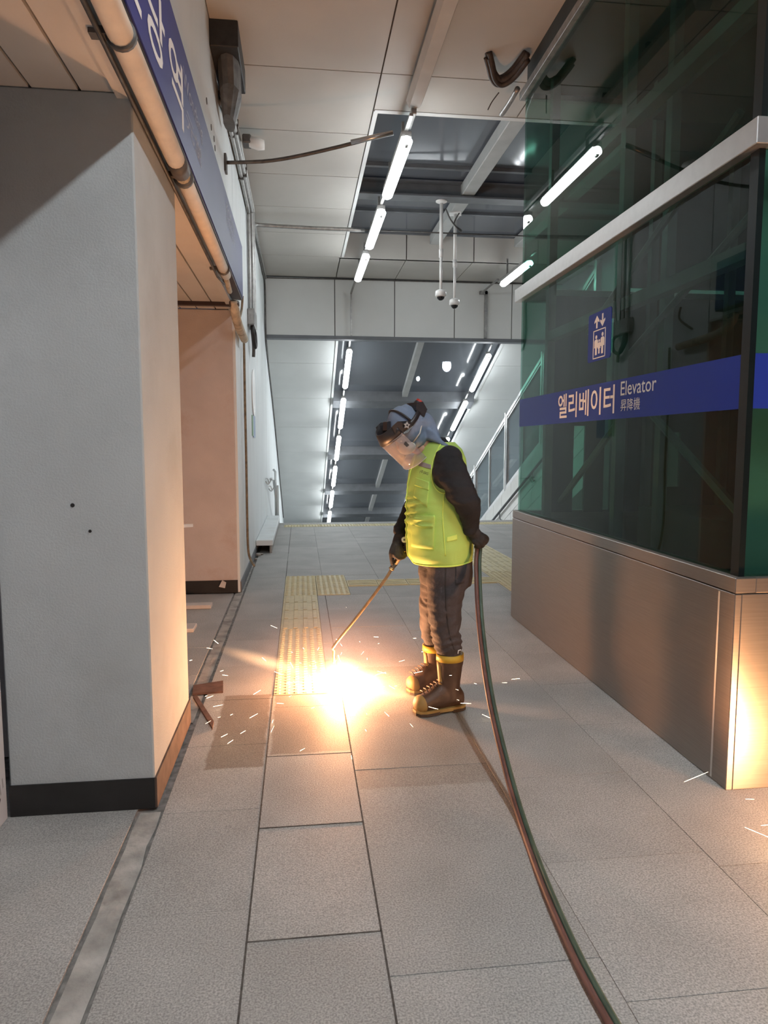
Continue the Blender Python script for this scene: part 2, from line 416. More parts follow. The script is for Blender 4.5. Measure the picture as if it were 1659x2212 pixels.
cols = [(-2.5, -1.88, .1, .6, 12.9), (-1.88, -1.27, .3, .6, 12.9), (-1.27, -.66, .0, .6, 12.9), (-.555, -.172, .15, .4, 12.9), (-.172, .225, .0, .4, 12.9),
        (.225, .83, -.18, .4, 12.9), (.83, 1.42, .27, .4, 12.9), (1.42, 2.03, .18, .4, 12.9), (2.03, 2.64, .27, 1.2, 12.9), (2.64, 3.25, .1, 1.8, 12.9), (3.25, 3.86, .2, 5.5, 12.9), (3.86, 4.6, .0, 5.5, 12.9)]
for (x0, x1, off, ya, yb) in cols:
    for a, b in rows(off, ya, yb):
        if x1 < -.6 and (2.75 < a < 3.3 or a > 6.7): continue
        put(x0, x1, a, b)
# gutter strip of rough concrete along the left side
def gutter(y0, y1, x0, x1, z):
    n = max(2, int((y1 - y0) / .12)); V, Fc = [], []
    for i in range(n + 1):
        y = y0 + (y1 - y0) * i / n
        j0 = .012 * noise.noise((y * 6, 1, 0)); j1 = .010 * noise.noise((y * 7, 5, 0))
        for x, zz in ((x0 + j0, z - .03), (x0 + j0, z), ((x0 + x1) / 2, z + .006 * noise.noise((y * 5, 9, 0))), (x1 + j1, z), (x1 + j1, z - .03)): V.append((x, y, zz))
    for i in range(n):
        for k in range(4): a = i * 5 + k; Fc.append((a, a + 1, a + 6, a + 5))
    return V, Fc
g1 = add('gutter_strip', gutter(.4, 2.72, -.645, -.565, -.004), M['concrete'], floor)
g2 = add('gutter_strip', gutter(3.62, 8.6, -.645, -.575, -.006), M['concrete'], floor)
# kerb at the stair head
for x in (-.172, .225):
    add('joint_dirt', box((x - .003, 1.0, -.02), (x + .003, 3.95 if x < 0 else 6.6, .0006)), M['joint'], floor)
add('joint_dirt', box((-.172, 7.62, -.02), (-.167, 12.2, .0006)), M['joint'], floor)
for y in (1.935, 2.545, 3.155): add('joint_dirt', box((-.172, y - .0028, -.02), (.225, y + .0028, .0006)), M['joint'], floor)
add('stair_edge_kerb', bevbox((-.42, 12.60, -.05), (4.6, 12.9, .004), .004), M['granite_edge'], floor)
# stairs going down beyond the floor edge
st = sempty('stairs', (2, 12.9, 0), 'granite stair flight going down beyond the concourse edge')
for i in range(26):
    add('step', box((-.6, 12.9 + i * .34, -.15 * (i + 1) - .2), (4.2, 13.24 + i * .34, -.15 * (i + 1))), M['granite_edge'], st)

# ---- tactile paving blocks
def block_mesh(kind, w, d):
    parts = [bevbox((-w / 2 + .0025, -d / 2 + .0025, -.02), (w / 2 - .0025, d / 2 - .0025, .004), .002)]
    def bump(cx, cy, rx, ry, h, n=6):
        b = [(cx + rx * math.cos(2 * math.pi * k / n), cy + ry * math.sin(2 * math.pi * k / n), .004) for k in range(n)]
        t = [(cx + rx * .62 * math.cos(2 * math.pi * k / n), cy + ry * .62 * math.sin(2 * math.pi * k / n), .004 + h) for k in range(n)]
        f = [tuple(range(n, 2 * n))] + [(k, (k + 1) % n, n + (k + 1) % n, n + k) for k in range(n)]
        return b + t, f
    if kind == 'dot':
        for i in range(6):
            for j in range(6): parts.append(bump(-w / 2 + w * (i + .5) / 6, -d / 2 + d * (j + .5) / 6, .018, .016, .006))
    elif kind == 'bar_y':
        for i in range(4):
            x = -w / 2 + w * (i + .5) / 4; parts.append(bevbox((x - .019, -d / 2 + .012, .003), (x + .019, d / 2 - .012, .010), .004))
    elif kind == 'bar_x':
        for i in range(4):
            y = -d / 2 + d * (i + .5) / 4; parts.append(bevbox((-w / 2 + .012, y - .019, .003), (w / 2 - .012, y + .019, .010), .004))
    v, f = join(*parts); me = bpy.data.meshes.new('tactile_block'); me.from_pydata([tuple(p) for p in v], [], f); me.materials.append(M['tactile']); return me
bcache = {}
def tblock(kind, x0, x1, y0, y1):
    k = (kind, round(x1 - x0, 3), round(y1 - y0, 3))
    if k not in bcache: bcache[k] = block_mesh(*k)
    addme('tactile_block', bcache[k], None, floor, ((x0 + x1) / 2, (y0 + y1) / 2, 0))
for r in range(3):
    for c in range(2): tblock('dot', -.172 + .322 * c, .150 + .322 * c, 6.62 + r / 3, 6.62 + (r + 1) / 3)
for r in range(4): tblock('bar_y', -.172, .150, 5.40 + r * .305, 5.40 + (r + 1) * .305)
for r in range(5): tblock('dot', -.172, .150, 3.95 + r * .29, 3.95 + (r + 1) * .29)
for c in range(5): tblock('bar_x', .472 + c * .3176, .472 + (c + 1) * .3176, 7.0, 7.32)
for r in range(3):
    for c in range(2): tblock('dot', 2.06 + c * .3, 2.36 + c * .3, 6.6 + r * .33, 6.6 + (r + 1) * .33)
for r in range(7):
    for c in range(2): tblock('bar_y', 2.06 + c * .3, 2.36 + c * .3, 7.59 + r * .33, 7.59 + (r + 1) * .33)
for c in range(15): tblock('dot', -.30 + c * .32, .02 + c * .32, 12.26, 12.58)

# ---- left side: pillars, fascia, recess, far wall
def pillar(name, x0, x1, y0, y1, z1, m, label):
    o = struct(add(name, bevbox((x0, y0, 0), (x1, y1, z1), .006), m), label); return o
p1 = pillar('wall_left_pillar', -1.14, XL + .008, 2.75, 3.615, 2.7215, M['plaster'], 'wide grey plastered pillar in the left foreground')
add('skirting_front', box((-1.14, 2.742, 0), (XL + .008, 2.75, .125)), M['skirt'], p1)
add('skirting_side', box((XL + .008, 2.75, 0), (XL + .016, 3.615, .125)), M['skirt_dust'], p1)
for (px, pz) in ((-.86, 1.22), (-.80, 1.12)):
    add('nail_hole', disc((px, 2.7503, pz), (0, -1, 0), .008 if px < -.83 else .006, .003, 10), M['skirt'], p1)
p2 = struct(add('wall_left_far_pillar', bevbox((-1.9, 6.85, 0), (-.622, 7.75, 2.72), .006), M['plaster2']), 'pinkish plastered pillar at the far side of the recess')
add('skirting_front', box((-1.9, 6.842, 0), (-.622, 6.85, .125)), M['skirt'], p2)
# recess walls
struct(add('wall_left_recess', join(box((-1.95, 3.3, 0), (-1.9, 6.9, 2.75)), box((-1.9, 3.3, 0), (-1.14, 3.615, 2.75))), M['plaster2']), 'plastered back wall of the recess between the pillars')
# fascia above pillars and recess
fas = struct(add('wall_left_fascia', box((-.655, -3, 2.722), (XL, 6.85, ZC + .02)), M['whitewall']), 'pale fascia wall above the pillars carrying the blue sign')
add('fascia_lower_band', box((XL - .045, -3, 2.70), (XL + .006, 6.85, 2.721)), M['soffit'], fas)
# soffit boards over the recess and in front of pillar
sof = struct(add('ceiling_soffit', box((-2.6, -3, 2.745), (-.657, 6.85, 2.80)), M['ceil_gap']), 'low board soffit behind the fascia')
xs = [-2.6, -2.2, -1.8, -1.42, -1.10, -.945, -.775, -.650]
for i in range(len(xs) - 1):
    for (a, b) in ((-3, .4), (.4, 3.60), (3.60, 6.845)):
        add('soffit_board', box((xs[i] + .006, a + .004, 2.722), (xs[i + 1] - .006, b - .004, 2.742)), M['soffit'], sof)
add('soffit_trim', box((-1.9, 6.50, 2.69), (XL - .01, 6.56, 2.722)), M['sign_frame'], sof)
# far white wall, as tall panels
fw = struct(add('wall_left_far', box((-.80, 6.95, -6), (XL - .022, 27, ZC + .02)), M['ceil_gap']), 'white panelled left wall running to the stairs')
ypan = [6.86, 7.78, 8.55, 9.95, 11.5, 12.9, 14.8, 16.8, 18.8, 20.8, 22.8, 25]
for i in range(len(ypan) - 1):
    add('wall_panel', box((XL - .03, ypan[i] + .003, .0 if i < 5 else -6), (XL, ypan[i + 1] - .003, ZC)), M['whitewall'], fw)
add('wall_base_strip', box((XL - .01, 6.87, 0), (XL + .012, 9.3, .10)), M['steel_dark'], fw)
# ---- main ceiling
ce = struct(add('ceiling', join(box((-.62, -3, ZC + .02), (.70, 12.8, ZC + .06)), box((.70, -3, ZC + .02), (4.9, 6.5, ZC + .06)), box((.70, 11.45, ZC + .02), (4.9, 12.8, ZC + .06))), M['ceil_gap']), 'pale panelled concourse ceiling')
def cpanel(x0, x1, y0, y1):
    if x1 - x0 < .03 or y1 - y0 < .03: return
    add('ceiling_panel', box((x0 + .006, y0 + .006, ZC), (x1 - .006, y1 - .006, ZC + .025)), M['ceil'], ce)
yb = [-3, -1.70, -.62, .46, 1.54, 2.62, 3.70, 4.78, 5.86, 6.98, 8.07, 9.13, 10.20, 11.40, 12.78]
for i in range(len(yb) - 1):
    cpanel(-.60, .685, yb[i], yb[i + 1])
for i in range(8):
    cpanel(.685, 2.0, yb[i], yb[i + 1]); cpanel(2.0, 3.3, yb[i], yb[i + 1]); cpanel(3.3, 4.9, yb[i], yb[i + 1])
for (a, b) in ((.685, 2.0), (2.0, 3.3), (3.3, 4.9)): cpanel(a, b, 5.86, 6.47)
for (a, b) in ((.66, 1.74), (1.74, 2.85), (2.85, 3.93), (3.93, 4.9)): cpanel(a, b, 11.42, 12.78)
add('skylight_trim', box((.70, 6.47, ZC - .004), (4.9, 6.53, ZC + .06)), M['header'], ce)
add('skylight_trim', box((.69, 6.5, ZC - .002), (.73, 11.42, ZC + .05)), M['header'], ce)
# skylight well
sk = sempty('skylight_1', (2.5, 9, 4.8), 'flat glazed rooflight with dark steel beams')
add('well_wall', box((.66, 6.5, ZC + .03), (.70, 11.45, 4.86)), M['ceil'], sk)
add('well_wall', box((.66, 6.44, ZC + .06), (4.9, 6.5, 4.86)), M['ceil'], sk)
for (a, b) in ((.70, 1.74), (1.74, 2.85), (2.85, 3.93), (3.93, 4.9)):
    add('well_panel', box((a + .008, 11.41, ZC - .001), (b - .008, 11.44, 4.80)), M['ceil'], sk)
add('well_wall', box((.66, 11.445, ZC), (4.9, 11.5, 4.86)), M['ceil_gap'], sk)
gy = [6.5, 8.72, 10.35, 11.45]
for i in range(3):
    for (a, b) in ((.70, 2.2), (2.2, 3.6), (3.6, 4.9)):
        add('glass_pane', box((a, gy[i] + .02, 4.84), (b, gy[i + 1] - .02, 4.852)), M['skyglass'], sk)
for y in (8.72, 10.35, 11.38): add('glazing_bar', box((.70, y - .03, 4.80), (4.9, y + .03, 4.88)), M['steel_dark'], sk)
bm_ = join(box((.70, 9.12, 4.62), (4.9, 9.34, 4.640)), box((.70, 9.22, 4.64), (4.9, 9.235, 4.80)), box((.70, 9.12, 4.80), (4.9, 9.34, 4.82)))
add('steel_beam', bm_, M['steel_dark'], sk)
for x in (2.2, 3.6): add('rafter', bevbox((x - .085, 6.5, 4.66), (x + .085, 11.4, 4.81), .008), M['steel_mid'], sk)
# ---- header wall over the stair head
hd = struct(add('wall_header', box((-.6, YH + .02, 3.40), (4.9, YH + .20, 4.5)), M['ceil_gap']), 'pale panelled header wall above the stair opening')
hx = [-.6, .65, 1.735, 2.845, 3.93, 4.9]
for i in range(5): add('header_panel', box((hx[i] + .008, YH, 3.40), (hx[i + 1] - .008, YH + .03, ZC - .012)), M['header'], hd)
add('header_trim', bevbox((-.6, YH - .02, 3.34), (4.9, YH + .2, 3.40), .006), M['steel_dark'], hd)
add('header_cable', tube(spline([(-.55, 12.76, 4.38), (.0, 12.77, 4.385), (.9, 12.77, 4.392), (2.4, 12.77, 4.395), (4.2, 12.77, 4.40)], 6), .011, 6), M['galv_dark'], hd)
# ---- sloping ceiling over the stairs
SL = .425
def zs(y, o=0.0): return 3.47 - SL * (y - 13.34) + o
def slab(x0, x1, y0, y1, t=.03, o=0.0):
    return prism([(x0, y0, zs(y0, o)), (x1, y0, zs(y0, o)), (x1, y1, zs(y1, o)), (x0, y1, zs(y1, o))], (0, 0, t))
sc_ = struct(add('ceiling_stair', join(slab(-.62, .70, 12.82, 26, .03, .03), slab(3.98, 5.3, 12.82, 26, .03, .03)), M['ceil_gap']), 'sloping panelled ceiling over the stair flight')
for k in range(9):
    y0 = 12.85 + k * 1.42 * 1.0; y1 = y0 + 1.42
    for (a, b) in ((-.6, .70), (3.98, 5.3)):
        add('slope_panel', slab(a + .006, b - .006, y0 + .006, y1 - .006, .03, 0), M['header'], sc_)
add('slope_trim', slab(.70, .745, 12.85, 26, .05, -.02), M['header'], sc_)
add('slope_trim', slab(3.94, 3.985, 12.85, 26, .05, -.02), M['header'], sc_)
sk2 = sempty('skylight_2', (2.3, 18, 1.6), 'sloping glazed rooflight above the stairs')
yg = [12.9, 16.0, 18.9, 21.4, 23.7, 26.0]
for i in range(5):
    for (a, b) in ((.745, 2.35), (2.35, 3.94)):
        add('glass_pane', slab(a, b, yg[i] + .03, yg[i + 1] - .03, .012, .12), M['skyglass'], sk2)
    add('glazing_bar', slab(.745, 3.94, yg[i + 1] - .05, yg[i + 1] + .05, .12, .06), M['steel_mid'], sk2)
for yb_ in (15.6, 18.5, 21.2, 23.4):
    add('steel_beam', slab(.745, 3.94, yb_, yb_ + .32, .22, -.10), M['steel_dark'], sk2)
add('rafter', slab(2.29, 2.41, 12.9, 26, .12, .0), M['steel_mid'], sk2)
# end wall of the stairwell far below, right outer wall
struct(add('wall_end', box((-.7, 26.5, -8), (6, 26.6, 1)), M['header']), 'far end wall at the bottom of the stairwell')
struct(add('wall_right_far', box((5.3, 5.5, -6), (5.4, 26.5, 4.9)), M['whitewall']), 'pale outer wall beyond the stair screen')

# ================================================================== FLUORESCENT LIGHTS
def fixture(name, a, b, label, lit='tube', hood=0, group='lit strip lights', w=.055, drop=.03):
    """sealed batten luminaire between points a (near) and b (far)"""
    a, b = Vector(a), Vector(b); mid = (a + b) / 2
    t = thing(name, label, 'light', mid, group)
    d = (b - a).normalized(); s = Vector((1, 0, 0)); u = s.cross(d).normalized()
    if u.z < 0: u = -u
    n = 10; rings = []
    L = (b - a).length
    for q, k in ((0, .25), (.012, .7), (.04, 1.0), (L - .04, 1.0), (L - .012, .7), (L, .25)):
        rings.append((a + d * q - u * 0.0, s * w * k, u * .042 * (.6 + .4 * k)))
    add('diffuser', loft(rings, 14), M[lit], t, True)
    add('housing', prism([a + d * .03 + u * .036 - s * w * .8, a + d * .03 + u * .036 + s * w * .8, b - d * .03 + u * .036 + s * w * .8, b - d * .03 + u * .036 - s * w * .8], u * .045), M['galv'], t)
    add('end_clip', prism([a + d * .01 - s * .012 - u * .05, a + d * .01 + s * .012 - u * .05, a + d * .05 + s * .012 - u * .05, a + d * .05 - s * .012 - u * .05], u * .09), M['galv'], t)
    for q in (.18, .82):
        c = a.lerp(b, q); add('hanger', box((c.x - .012, c.y - .012, c.z + .05), (c.x + .012, c.y + .012, c.z + .05 + drop)), M['galv'], t)
    if hood:  # hood added only to keep lamp light off the ceiling
        h0, h1 = a - d * .05, b + d * .05
        add('light_blocking_hood', prism([h0 - s * hood - u * .02, h0 - s * .03 + u * .07, h0 + s * .03 + u * .07, h0 + s * hood - u * .02, h0 + s * (hood - .01) - u * .02, h0 + s * .03 + u * .06, h0 - s * .03 + u * .06, h0 - s * (hood - .01) - u * .02][::-1], h1 - h0), M['white_plastic'], t)
    e0, e1 = a - d * .24, b + d * .24
    add('rail', prism([e0 + u * .085 - s * .015, e0 + u * .085 + s * .015, e1 + u * .085 + s * .015, e1 + u * .085 - s * .015], u * .022), M['galv'], t)
    return t
nm = ['nearest', 'second nearest', 'third nearest']
for i, (y0, y1) in enumerate(((6.16, 7.55), (8.03, 9.45), (9.88, 11.30))):
    fixture('strip_light', (.94, y0, 4.05), (.94, y1, 4.05), 'lit white strip light under the flat rooflight, %s of its row' % nm[i], drop=.20)
fixture('strip_light', (3.32, 9.95, 4.05), (3.32, 11.35, 4.05), 'lit strip light beside the glass elevator, right of the two camera poles', drop=.3)
onm = ['first', 'second', 'third', 'fourth', 'fifth', 'sixth']
def zl(y): return 3.22 - SL * (y - 13.34)
for i in range(6):
    y0 = 13.34 + 1.87 * i; y1 = y0 + 1.38
    fixture('strip_light', (.95, y0, zl(y0)), (.95, y1, zl(y1)), 'lit strip light over the stairs in the left row, %s from the header' % onm[i], drop=.14)
for i in range(6):
    y0 = 13.42 + 1.87 * i; y1 = y0 + 1.38
    fixture('strip_light', (3.68, y0, zl(y0)), (3.68, y1, zl(y1)), 'lit strip light over the stairs in the right row, %s from the header' % onm[i], drop=.14)
# unseen lamps inferred from the pillar's shadow line, boosted to fill the foreground
fixture('strip_light', (1.15, .2, 4.08), (1.15, 1.6, 4.08), 'unseen strip light with added hood above the foreground, nearer to the viewer', lit='tube_near', hood=.16, drop=.26)
fixture('strip_light', (1.15, -3.0, 4.08), (1.15, -1.7, 4.08), 'unseen strip light with added hood above the foreground, farther behind the viewer', lit='tube_near', hood=.16, drop=.26)
# unlit trunking of the same row near the top of the picture
ut = thing('unlit_light_trunking', 'unlit grey strip light trunking under the near ceiling', 'light', (.98, 5.4, 4.32))
add('trough', prism([(.935, 4.50, 4.24), (1.025, 4.50, 4.24), (1.05, 4.50, 4.30), (.91, 4.50, 4.30)], (0, 1.52, 0)), M['tube_off'], ut)
add('back_rail', box((.92, 3.6, 4.30), (1.04, 6.05, 4.345)), M['galv'], ut)
add('end_stem', bevbox((.955, 6.02, 4.20), (1.0, 6.32, 4.25), .006), M['galv'], ut)
for y in (4.3, 5.2, 5.95): add('hanger', box((.955, y - .015, 4.34), (1.005, y + .015, 4.42)), M['galv_dark'], ut)
# conduit drops on the header wall
tag(add('header_conduit', join(box((.925, 11.62, 4.135), (.955, 12.74, 4.157)), box((.925, 12.72, 3.405), (.955, 12.75, 4.157))), M['galv']), 'thin grey conduit dropping down the header, left of the two camera poles', 'conduit')
tag(add('header_conduit', join(box((3.40, 12.74, 3.405), (3.45, 12.79, 4.25)), box((3.305, 11.62, 4.19), (3.335, 12.78, 4.21)), box((3.305, 12.74, 4.19), (3.45, 12.78, 4.25))), M['galv']), 'thicker grey conduit dropping down the header on the right', 'conduit')

# lamps outside, seen through the dirty glass
LC = Vector((3.259, 15.400, 3.191)); LC2 = Vector((2.614, 15.400, 2.900))
for c, r, e, lab in ((LC, .10, 60, 'bright white lamp shining through the stair rooflight'), (LC2, .04, 40, 'small white lamp point left of the bright lamp beyond the glass')):
    fl = thing('outdoor_lamp', lab, 'lamp', c + Vector((0, 0, r)))
    add('lamp_head', loft([(c + Vector((0, .02, r * .8)), (r * 1.1, 0, 0), (0, r * 1.1, 0)), (c + Vector((0, .02, r * 1.8)), (r * .5, 0, 0), (0, r * .5, 0))], 14), M['steel_dark'], fl)
    add('lamp_lens', ellipsoid(c, (r, 0, 0), (0, r, 0), (0, 0, r * 1.3), 14, 10), emit('lamp_glow', (.96, 1, 1), e), fl, True)

# ================================================================== LEFT WALL FITTINGS
# --- blue station sign
SX = -.500; SY0, SY1, SZ0, SZ1 = -1.2, 6.60, 2.758, 3.235
sg = thing('station_sign', 'long blue station name sign on the fascia at upper left', 'sign', (-.55, 3, SZ0))
add('sign_box', bevbox((XL + .001, SY0, SZ0), (SX - .006, SY1, SZ1), .004), M['sign_frame'], sg)
add('sign_face', box((SX - .006, SY0 + .004, SZ0 + .012), (SX, SY1 - .004, SZ1 - .004)), M['sign_blue'], sg)
ey, ez = (0, 1, 0), (0, 0, 1)
for ch, y0, y1 in (('원', 2.04, 2.50), ('당', 2.56, 2.92), ('역', 3.0, 3.34)):
    add('letter', text_fit(ch, (SX, y0, 2.835), ey, ez, y1 - y0, .27, .0012, .012), M['letter'], sg)
add('letter', text_fit('Wondang', (SX, 3.36, 3.035), ey, ez, .62, .10, .0012), M['letter_faint'], sg)
add('letter', text_fit('元堂', (SX, 3.42, 2.90), ey, ez, .50, .09, .0012), M['letter_faint'], sg)
add('letter', text_fit('KORAIL', (SX, 5.2, 3.09), ey, ez, .62, .07, .0012), M['letter_faint'], sg)
add('letter', text_fit('한국철도공사', (SX, 5.2, 3.01), ey, ez, .62, .06, .0012), M['letter_faint'], sg)
for y in (2.68, 4.06):
    add('hook_wire', tube(spline([(XL + .02, y, 3.36), (-.55, y + .01, 3.30), (SX - .03, y - .02, 3.22), (SX - .05, y - .06, 3.21)], 5), .008, 6), M['galv_dark'], sg)
# --- lagged pipe under the sign
pp = thing('lagged_pipe', 'cream lagged pipe running below the blue sign', 'pipe', (-.53, 3.5, 2.66))
PX, PZ = -.528, 2.695
add('pipe_run', tube([(PX, -1.0, PZ), (PX, 3.30, PZ)], .040, 16), M['insul'], pp, True)
add('pipe_run', tube([(PX, 3.30, PZ), (PX, 3.52, PZ)], .034, 14), M['insul_old'], pp, True)
add('pipe_run', tube([(PX, 3.50, PZ), (PX, 5.38, PZ)], .036, 16), M['insul'], pp, True)
add('tape_sleeve', tube([(PX, 3.27, PZ), (PX, 3.41, PZ)], .043, 16), M['tape'], pp, True)
for y in (2.32, 3.47, 5.17): add('clamp', tube([(PX, y, PZ), (PX, y + .022, PZ)], .047, 16), M['galv_dark'], pp, True)
for y in (2.32, 3.45, 5.17): add('clamp_bracket', box((XL - .02, y - .01, PZ - .01), (PX, y + .03, PZ + .012)), M['galv_dark'], pp)
add('pipe_end', tube([(PX, 5.36, PZ), (PX - .004, 5.42, PZ - .012), (PX - .006, 5.70, PZ - .05)], [.022, .020, .020], 10), M['insul_old'], pp, True)
add('side_tube', tube([(PX - .055, 2.0, PZ - .02), (PX - .055, 5.30, PZ - .03), (PX - .02, 5.45, PZ - .05)], .008, 8), M['galv_dark'], pp, True)
pp2 = thing('drain_hose', 'stained lagged hose end hanging on the white wall past the sign', 'hose', (-0.560, 6.828, 2.626))
add('lagging', tube(spline([(-0.560, 6.333, 2.699), (-0.555, 6.431, 2.598), (-0.550, 6.691, 2.540), (-0.550, 7.337, 2.517)], 5), [.03] * 3 + [.042] * 10 + [.04] * 3, 12), M['insul_old'], pp2, True)
add('binding', tube([(-0.560, 6.376, 2.699), (-0.560, 6.369, 2.666)], .045, 12), M['tape'], pp2, True)
rp = tag(add('rusty_drain_pipe', tube(spline([(-0.572, 7.564, 2.540), (-0.572, 7.539, 1.937), (-0.572, 7.559, 1.253), (-0.572, 7.539, 0.658), (-0.572, 7.588, 0.324), (-0.550, 7.596, 0.206), (-0.500, 7.425, 0.163)], 4), .013, 8), M['rust'], None, True), 'thin rusty drain pipe down the white wall', 'pipe')
rp3 = tag(add('rusty_rod', tube(spline([(-0.560, 7.333, 2.944), (-0.575, 7.375, 2.823), (-0.580, 7.126, 2.678)], 4), .012, 8), M['rust'], None, True), 'short brown rod behind the end of the blue sign', 'rod')
# --- dark cable tray drop box with conduits
tb = thing('cable_drop_box', 'dark metal cable drop box under the ceiling at the fascia', 'cable box', (-.5, 5.6, 4.1))
add('collar', bevbox((XL + .001, 5.28, 4.24), (-.40, 5.95, 4.419), .005), M['black_rubber'], tb)
add('chute', loft([((-.49, 5.55, 4.26), (.085, 0, 0), (0, .20, 0)), ((-.49, 5.65, 4.08), (.080, 0, 0), (0, .20, 0)), ((-.53, 5.9, 3.99), (.045, 0, 0), (0, .16, 0))], 12), M['galv_dark'], tb)
cds = [(-.572, 4.20, .020, 'galv'), (-.545, 4.235, .026, 'galv'), (-.575, 4.275, .018, 'galv_dark'), (-.535, 4.30, .020, 'galv'), (-.562, 4.335, .016, 'galv')]
lbs = ['lowest grey conduit along the top of the left wall', 'thick grey conduit, second from below along the left wall top', 'thin dark conduit in the middle of the left wall run', 'grey conduit, second from the top of the left wall run', 'topmost thin conduit of the left wall run']
ends = [8.62, 8.70, 8.80, 8.92, 9.4]
for i, ((x, z, r, m), lab, ye) in enumerate(zip(cds, lbs, ends)):
    zz = z - .0
    pts = [(x, 5.75, zz - .12), (x, 6.2, zz - .03), (x, 7.0, zz), (x, ye - .35, zz), (x, ye - .06, zz - .02), (x, ye, zz - .12), (x, ye, 3.35), (x, ye - .02 * i, 3.02)]
    if i == 4: pts = [(x, 5.75, zz - .05), (x, 7.0, zz), (x, 9.2, zz), (x, 10.6, zz), (x, 12.7, zz + .02)]
    if i == 2: pts = pts[:-1] + [(x, ye + .05, 2.88)]
    c = thing('wall_conduit', lab, 'conduit', pts[2], 'conduits along the left wall')
    add('pipe', tube(spline(pts, 5), r, 8), M[m], c, True)
    for y in (6.6, 7.6): add('saddle', box((XL, y - .012, z - r - .006), (x + r + .004, y + .012, z + r + .006)), M['galv_dark'], c)
jb = thing('junction_box', 'grey conduit junction box with looped dark cable on the white wall', 'junction box', (-.56, 8.72, 2.9))
add('box_body', bevbox((XL + .001, 8.50, 2.86), (-.515, 8.96, 3.05), .01), M['galv'], jb)
add('cable_loop', tube(spline([(-.55, 8.6, 2.87), (-.54, 8.58, 2.75), (-.53, 8.72, 2.63), (-.53, 8.9, 2.68), (-.54, 8.95, 2.82), (-.55, 8.85, 2.87)], 6), .022, 8), M['black_rubber'], jb, True)
add('cable_loop', tube(spline([(-.56, 8.66, 2.87), (-.55, 8.7, 2.72), (-.55, 8.80, 2.62), (-.555, 8.82, 2.52)], 5), .02, 8), M['galv_dark'], jb, True)
wc = tag(add('wall_cable', tube(spline([(-.585, 9.6, 4.38), (-.585, 10.6, 4.33), (-.585, 12.0, 4.30), (-.582, 12.7, 4.25), (-.582, 12.74, 3.4), (-.582, 13.3, 3.1), (-.582, 16, 2.18), (-.582, 20, .50), (-.582, 23.5, -1.0)], 5), .016, 6), M['galv_dark'], None, True), 'dark cable following the wall and sloping stair ceiling edge', 'cable')
cc = tag(add('cross_conduit', tube(spline([(-.56, 9.3, 4.22), (-.56, 9.5, 4.30), (-.46, 9.62, 4.33), (.2, 9.66, 4.33), (.9, 9.66, 4.33)], 6), .026, 8), M['galv'], None, True), 'grey conduit crossing the ceiling from the wall to the strip lights', 'conduit')
add('light_feed', tube([(.9, 9.66, 4.33), (3.3, 9.70, 4.34)], .010, 6), M['galv_dark'], cc, True)
# --- rod bracket reaching out from the wall
rb = thing('bracket_rod', 'long thin metal rod reaching from the left wall towards the lights', 'rod', (XL, 6.19, 3.8))
add('rod', tube(spline([(XL + .01, 6.19, 3.80), (-.2, 6.15, 3.82), (.25, 6.08, 3.90), (.79, 5.93, 4.00)], 5), .016, 8), M['galv_dark'], rb, True)
add('wall_plate', bevbox((XL + .001, 6.14, 3.72), (XL + .02, 6.24, 3.86), .003), M['galv_dark'], rb)
add('tip_sleeve', tube([(.45, 6.02, 3.945), (.79, 5.93, 4.0)], .021, 8), M['alu'], rb, True)
# --- small wall lamp
wl = thing('wall_lamp', 'small pale wall lamp beside the conduits under the ceiling', 'lamp', (-.5, 7.0, 4.28))
add('lamp_base', bevbox((-.50, 6.85, 4.24), (-.42, 7.0, 4.32), .01), M['galv_dark'], wl)
add('lamp_shell', loft([((-.44, 6.90, 4.27), (0, .05, 0), (0, 0, .05)), ((-.36, 6.92, 4.26), (0, .065, 0), (0, 0, .055)), ((-.30, 6.93, 4.255), (0, .05, 0), (0, 0, .04))], 12), M['white_plastic'], wl, True)
WM = [(-0.600, 5.043, 3.758), (-0.600, 5.277, 3.689), (-0.600, 5.436, 3.677), (-0.600, 5.483, 3.631)]
for i in range(4):
    add('wall_mark', disc(WM[i], (1, 0, 0), .022, .004, 8), M['galv_dark'], fas)
# --- signs on the far white wall
os_ = tag(add('round_notice', prism([(XL + .001, 9.30 + .30 * math.cos(a * math.pi / 12), 2.12 + .30 * math.sin(a * math.pi / 12)) for a in range(24)], (.012, 0, 0)), M['white_plastic']), 'round white notice on the far white wall', 'notice')
bs = thing('wall_notice', 'small green and blue notice below the round white one', 'notice', (XL, 9.25, 1.6))
add('green_half', box((XL + .001, 8.95, 1.56), (XL + .010, 9.12, 1.82)), mat('green_print', (.25, .45, .30), .5), bs)
add('blue_half', box((XL + .001, 9.122, 1.54), (XL + .010, 9.5, 1.82)), mat('blue_print', (.25, .36, .55), .5), bs)
# --- handrail by the stair on the left
hr = thing('wall_handrail', 'steel wall handrail at the top of the stairs on the left', 'handrail', (-.5, 12.6, .6))
add('rail', tube(spline([(-.50, 12.0, .86), (-.49, 12.9, .80), (-.49, 13.4, .62), (-.49, 16, -.5), (-.49, 22, -3.0)], 5), .024, 10), M['alu'], hr, True)
for y, z in ((12.1, .86), (13.3, .66)):
    add('bracket', tube(spline([(XL + .005, y, z - .04), (-.55, y, z - .09), (-.50, y, z - .02)], 5), .011, 8), M['alu'], hr, True)
    add('bracket', tube(spline([(XL + .005, y, z - .0), (-.56, y, z + .0), (-.54, y, z - .07)], 5), .009, 8), M['alu'], hr, True)
add('end_post', tube([(-.455, 12.95, 0), (-.455, 12.95, .95), (-.49, 13.05, .98)], .022, 8), M['alu'], hr, True)
add('end_plate', bevbox((-.44, 12.96, 0), (-.40, 13.0, .70), .004), M['whitewall'], hr)
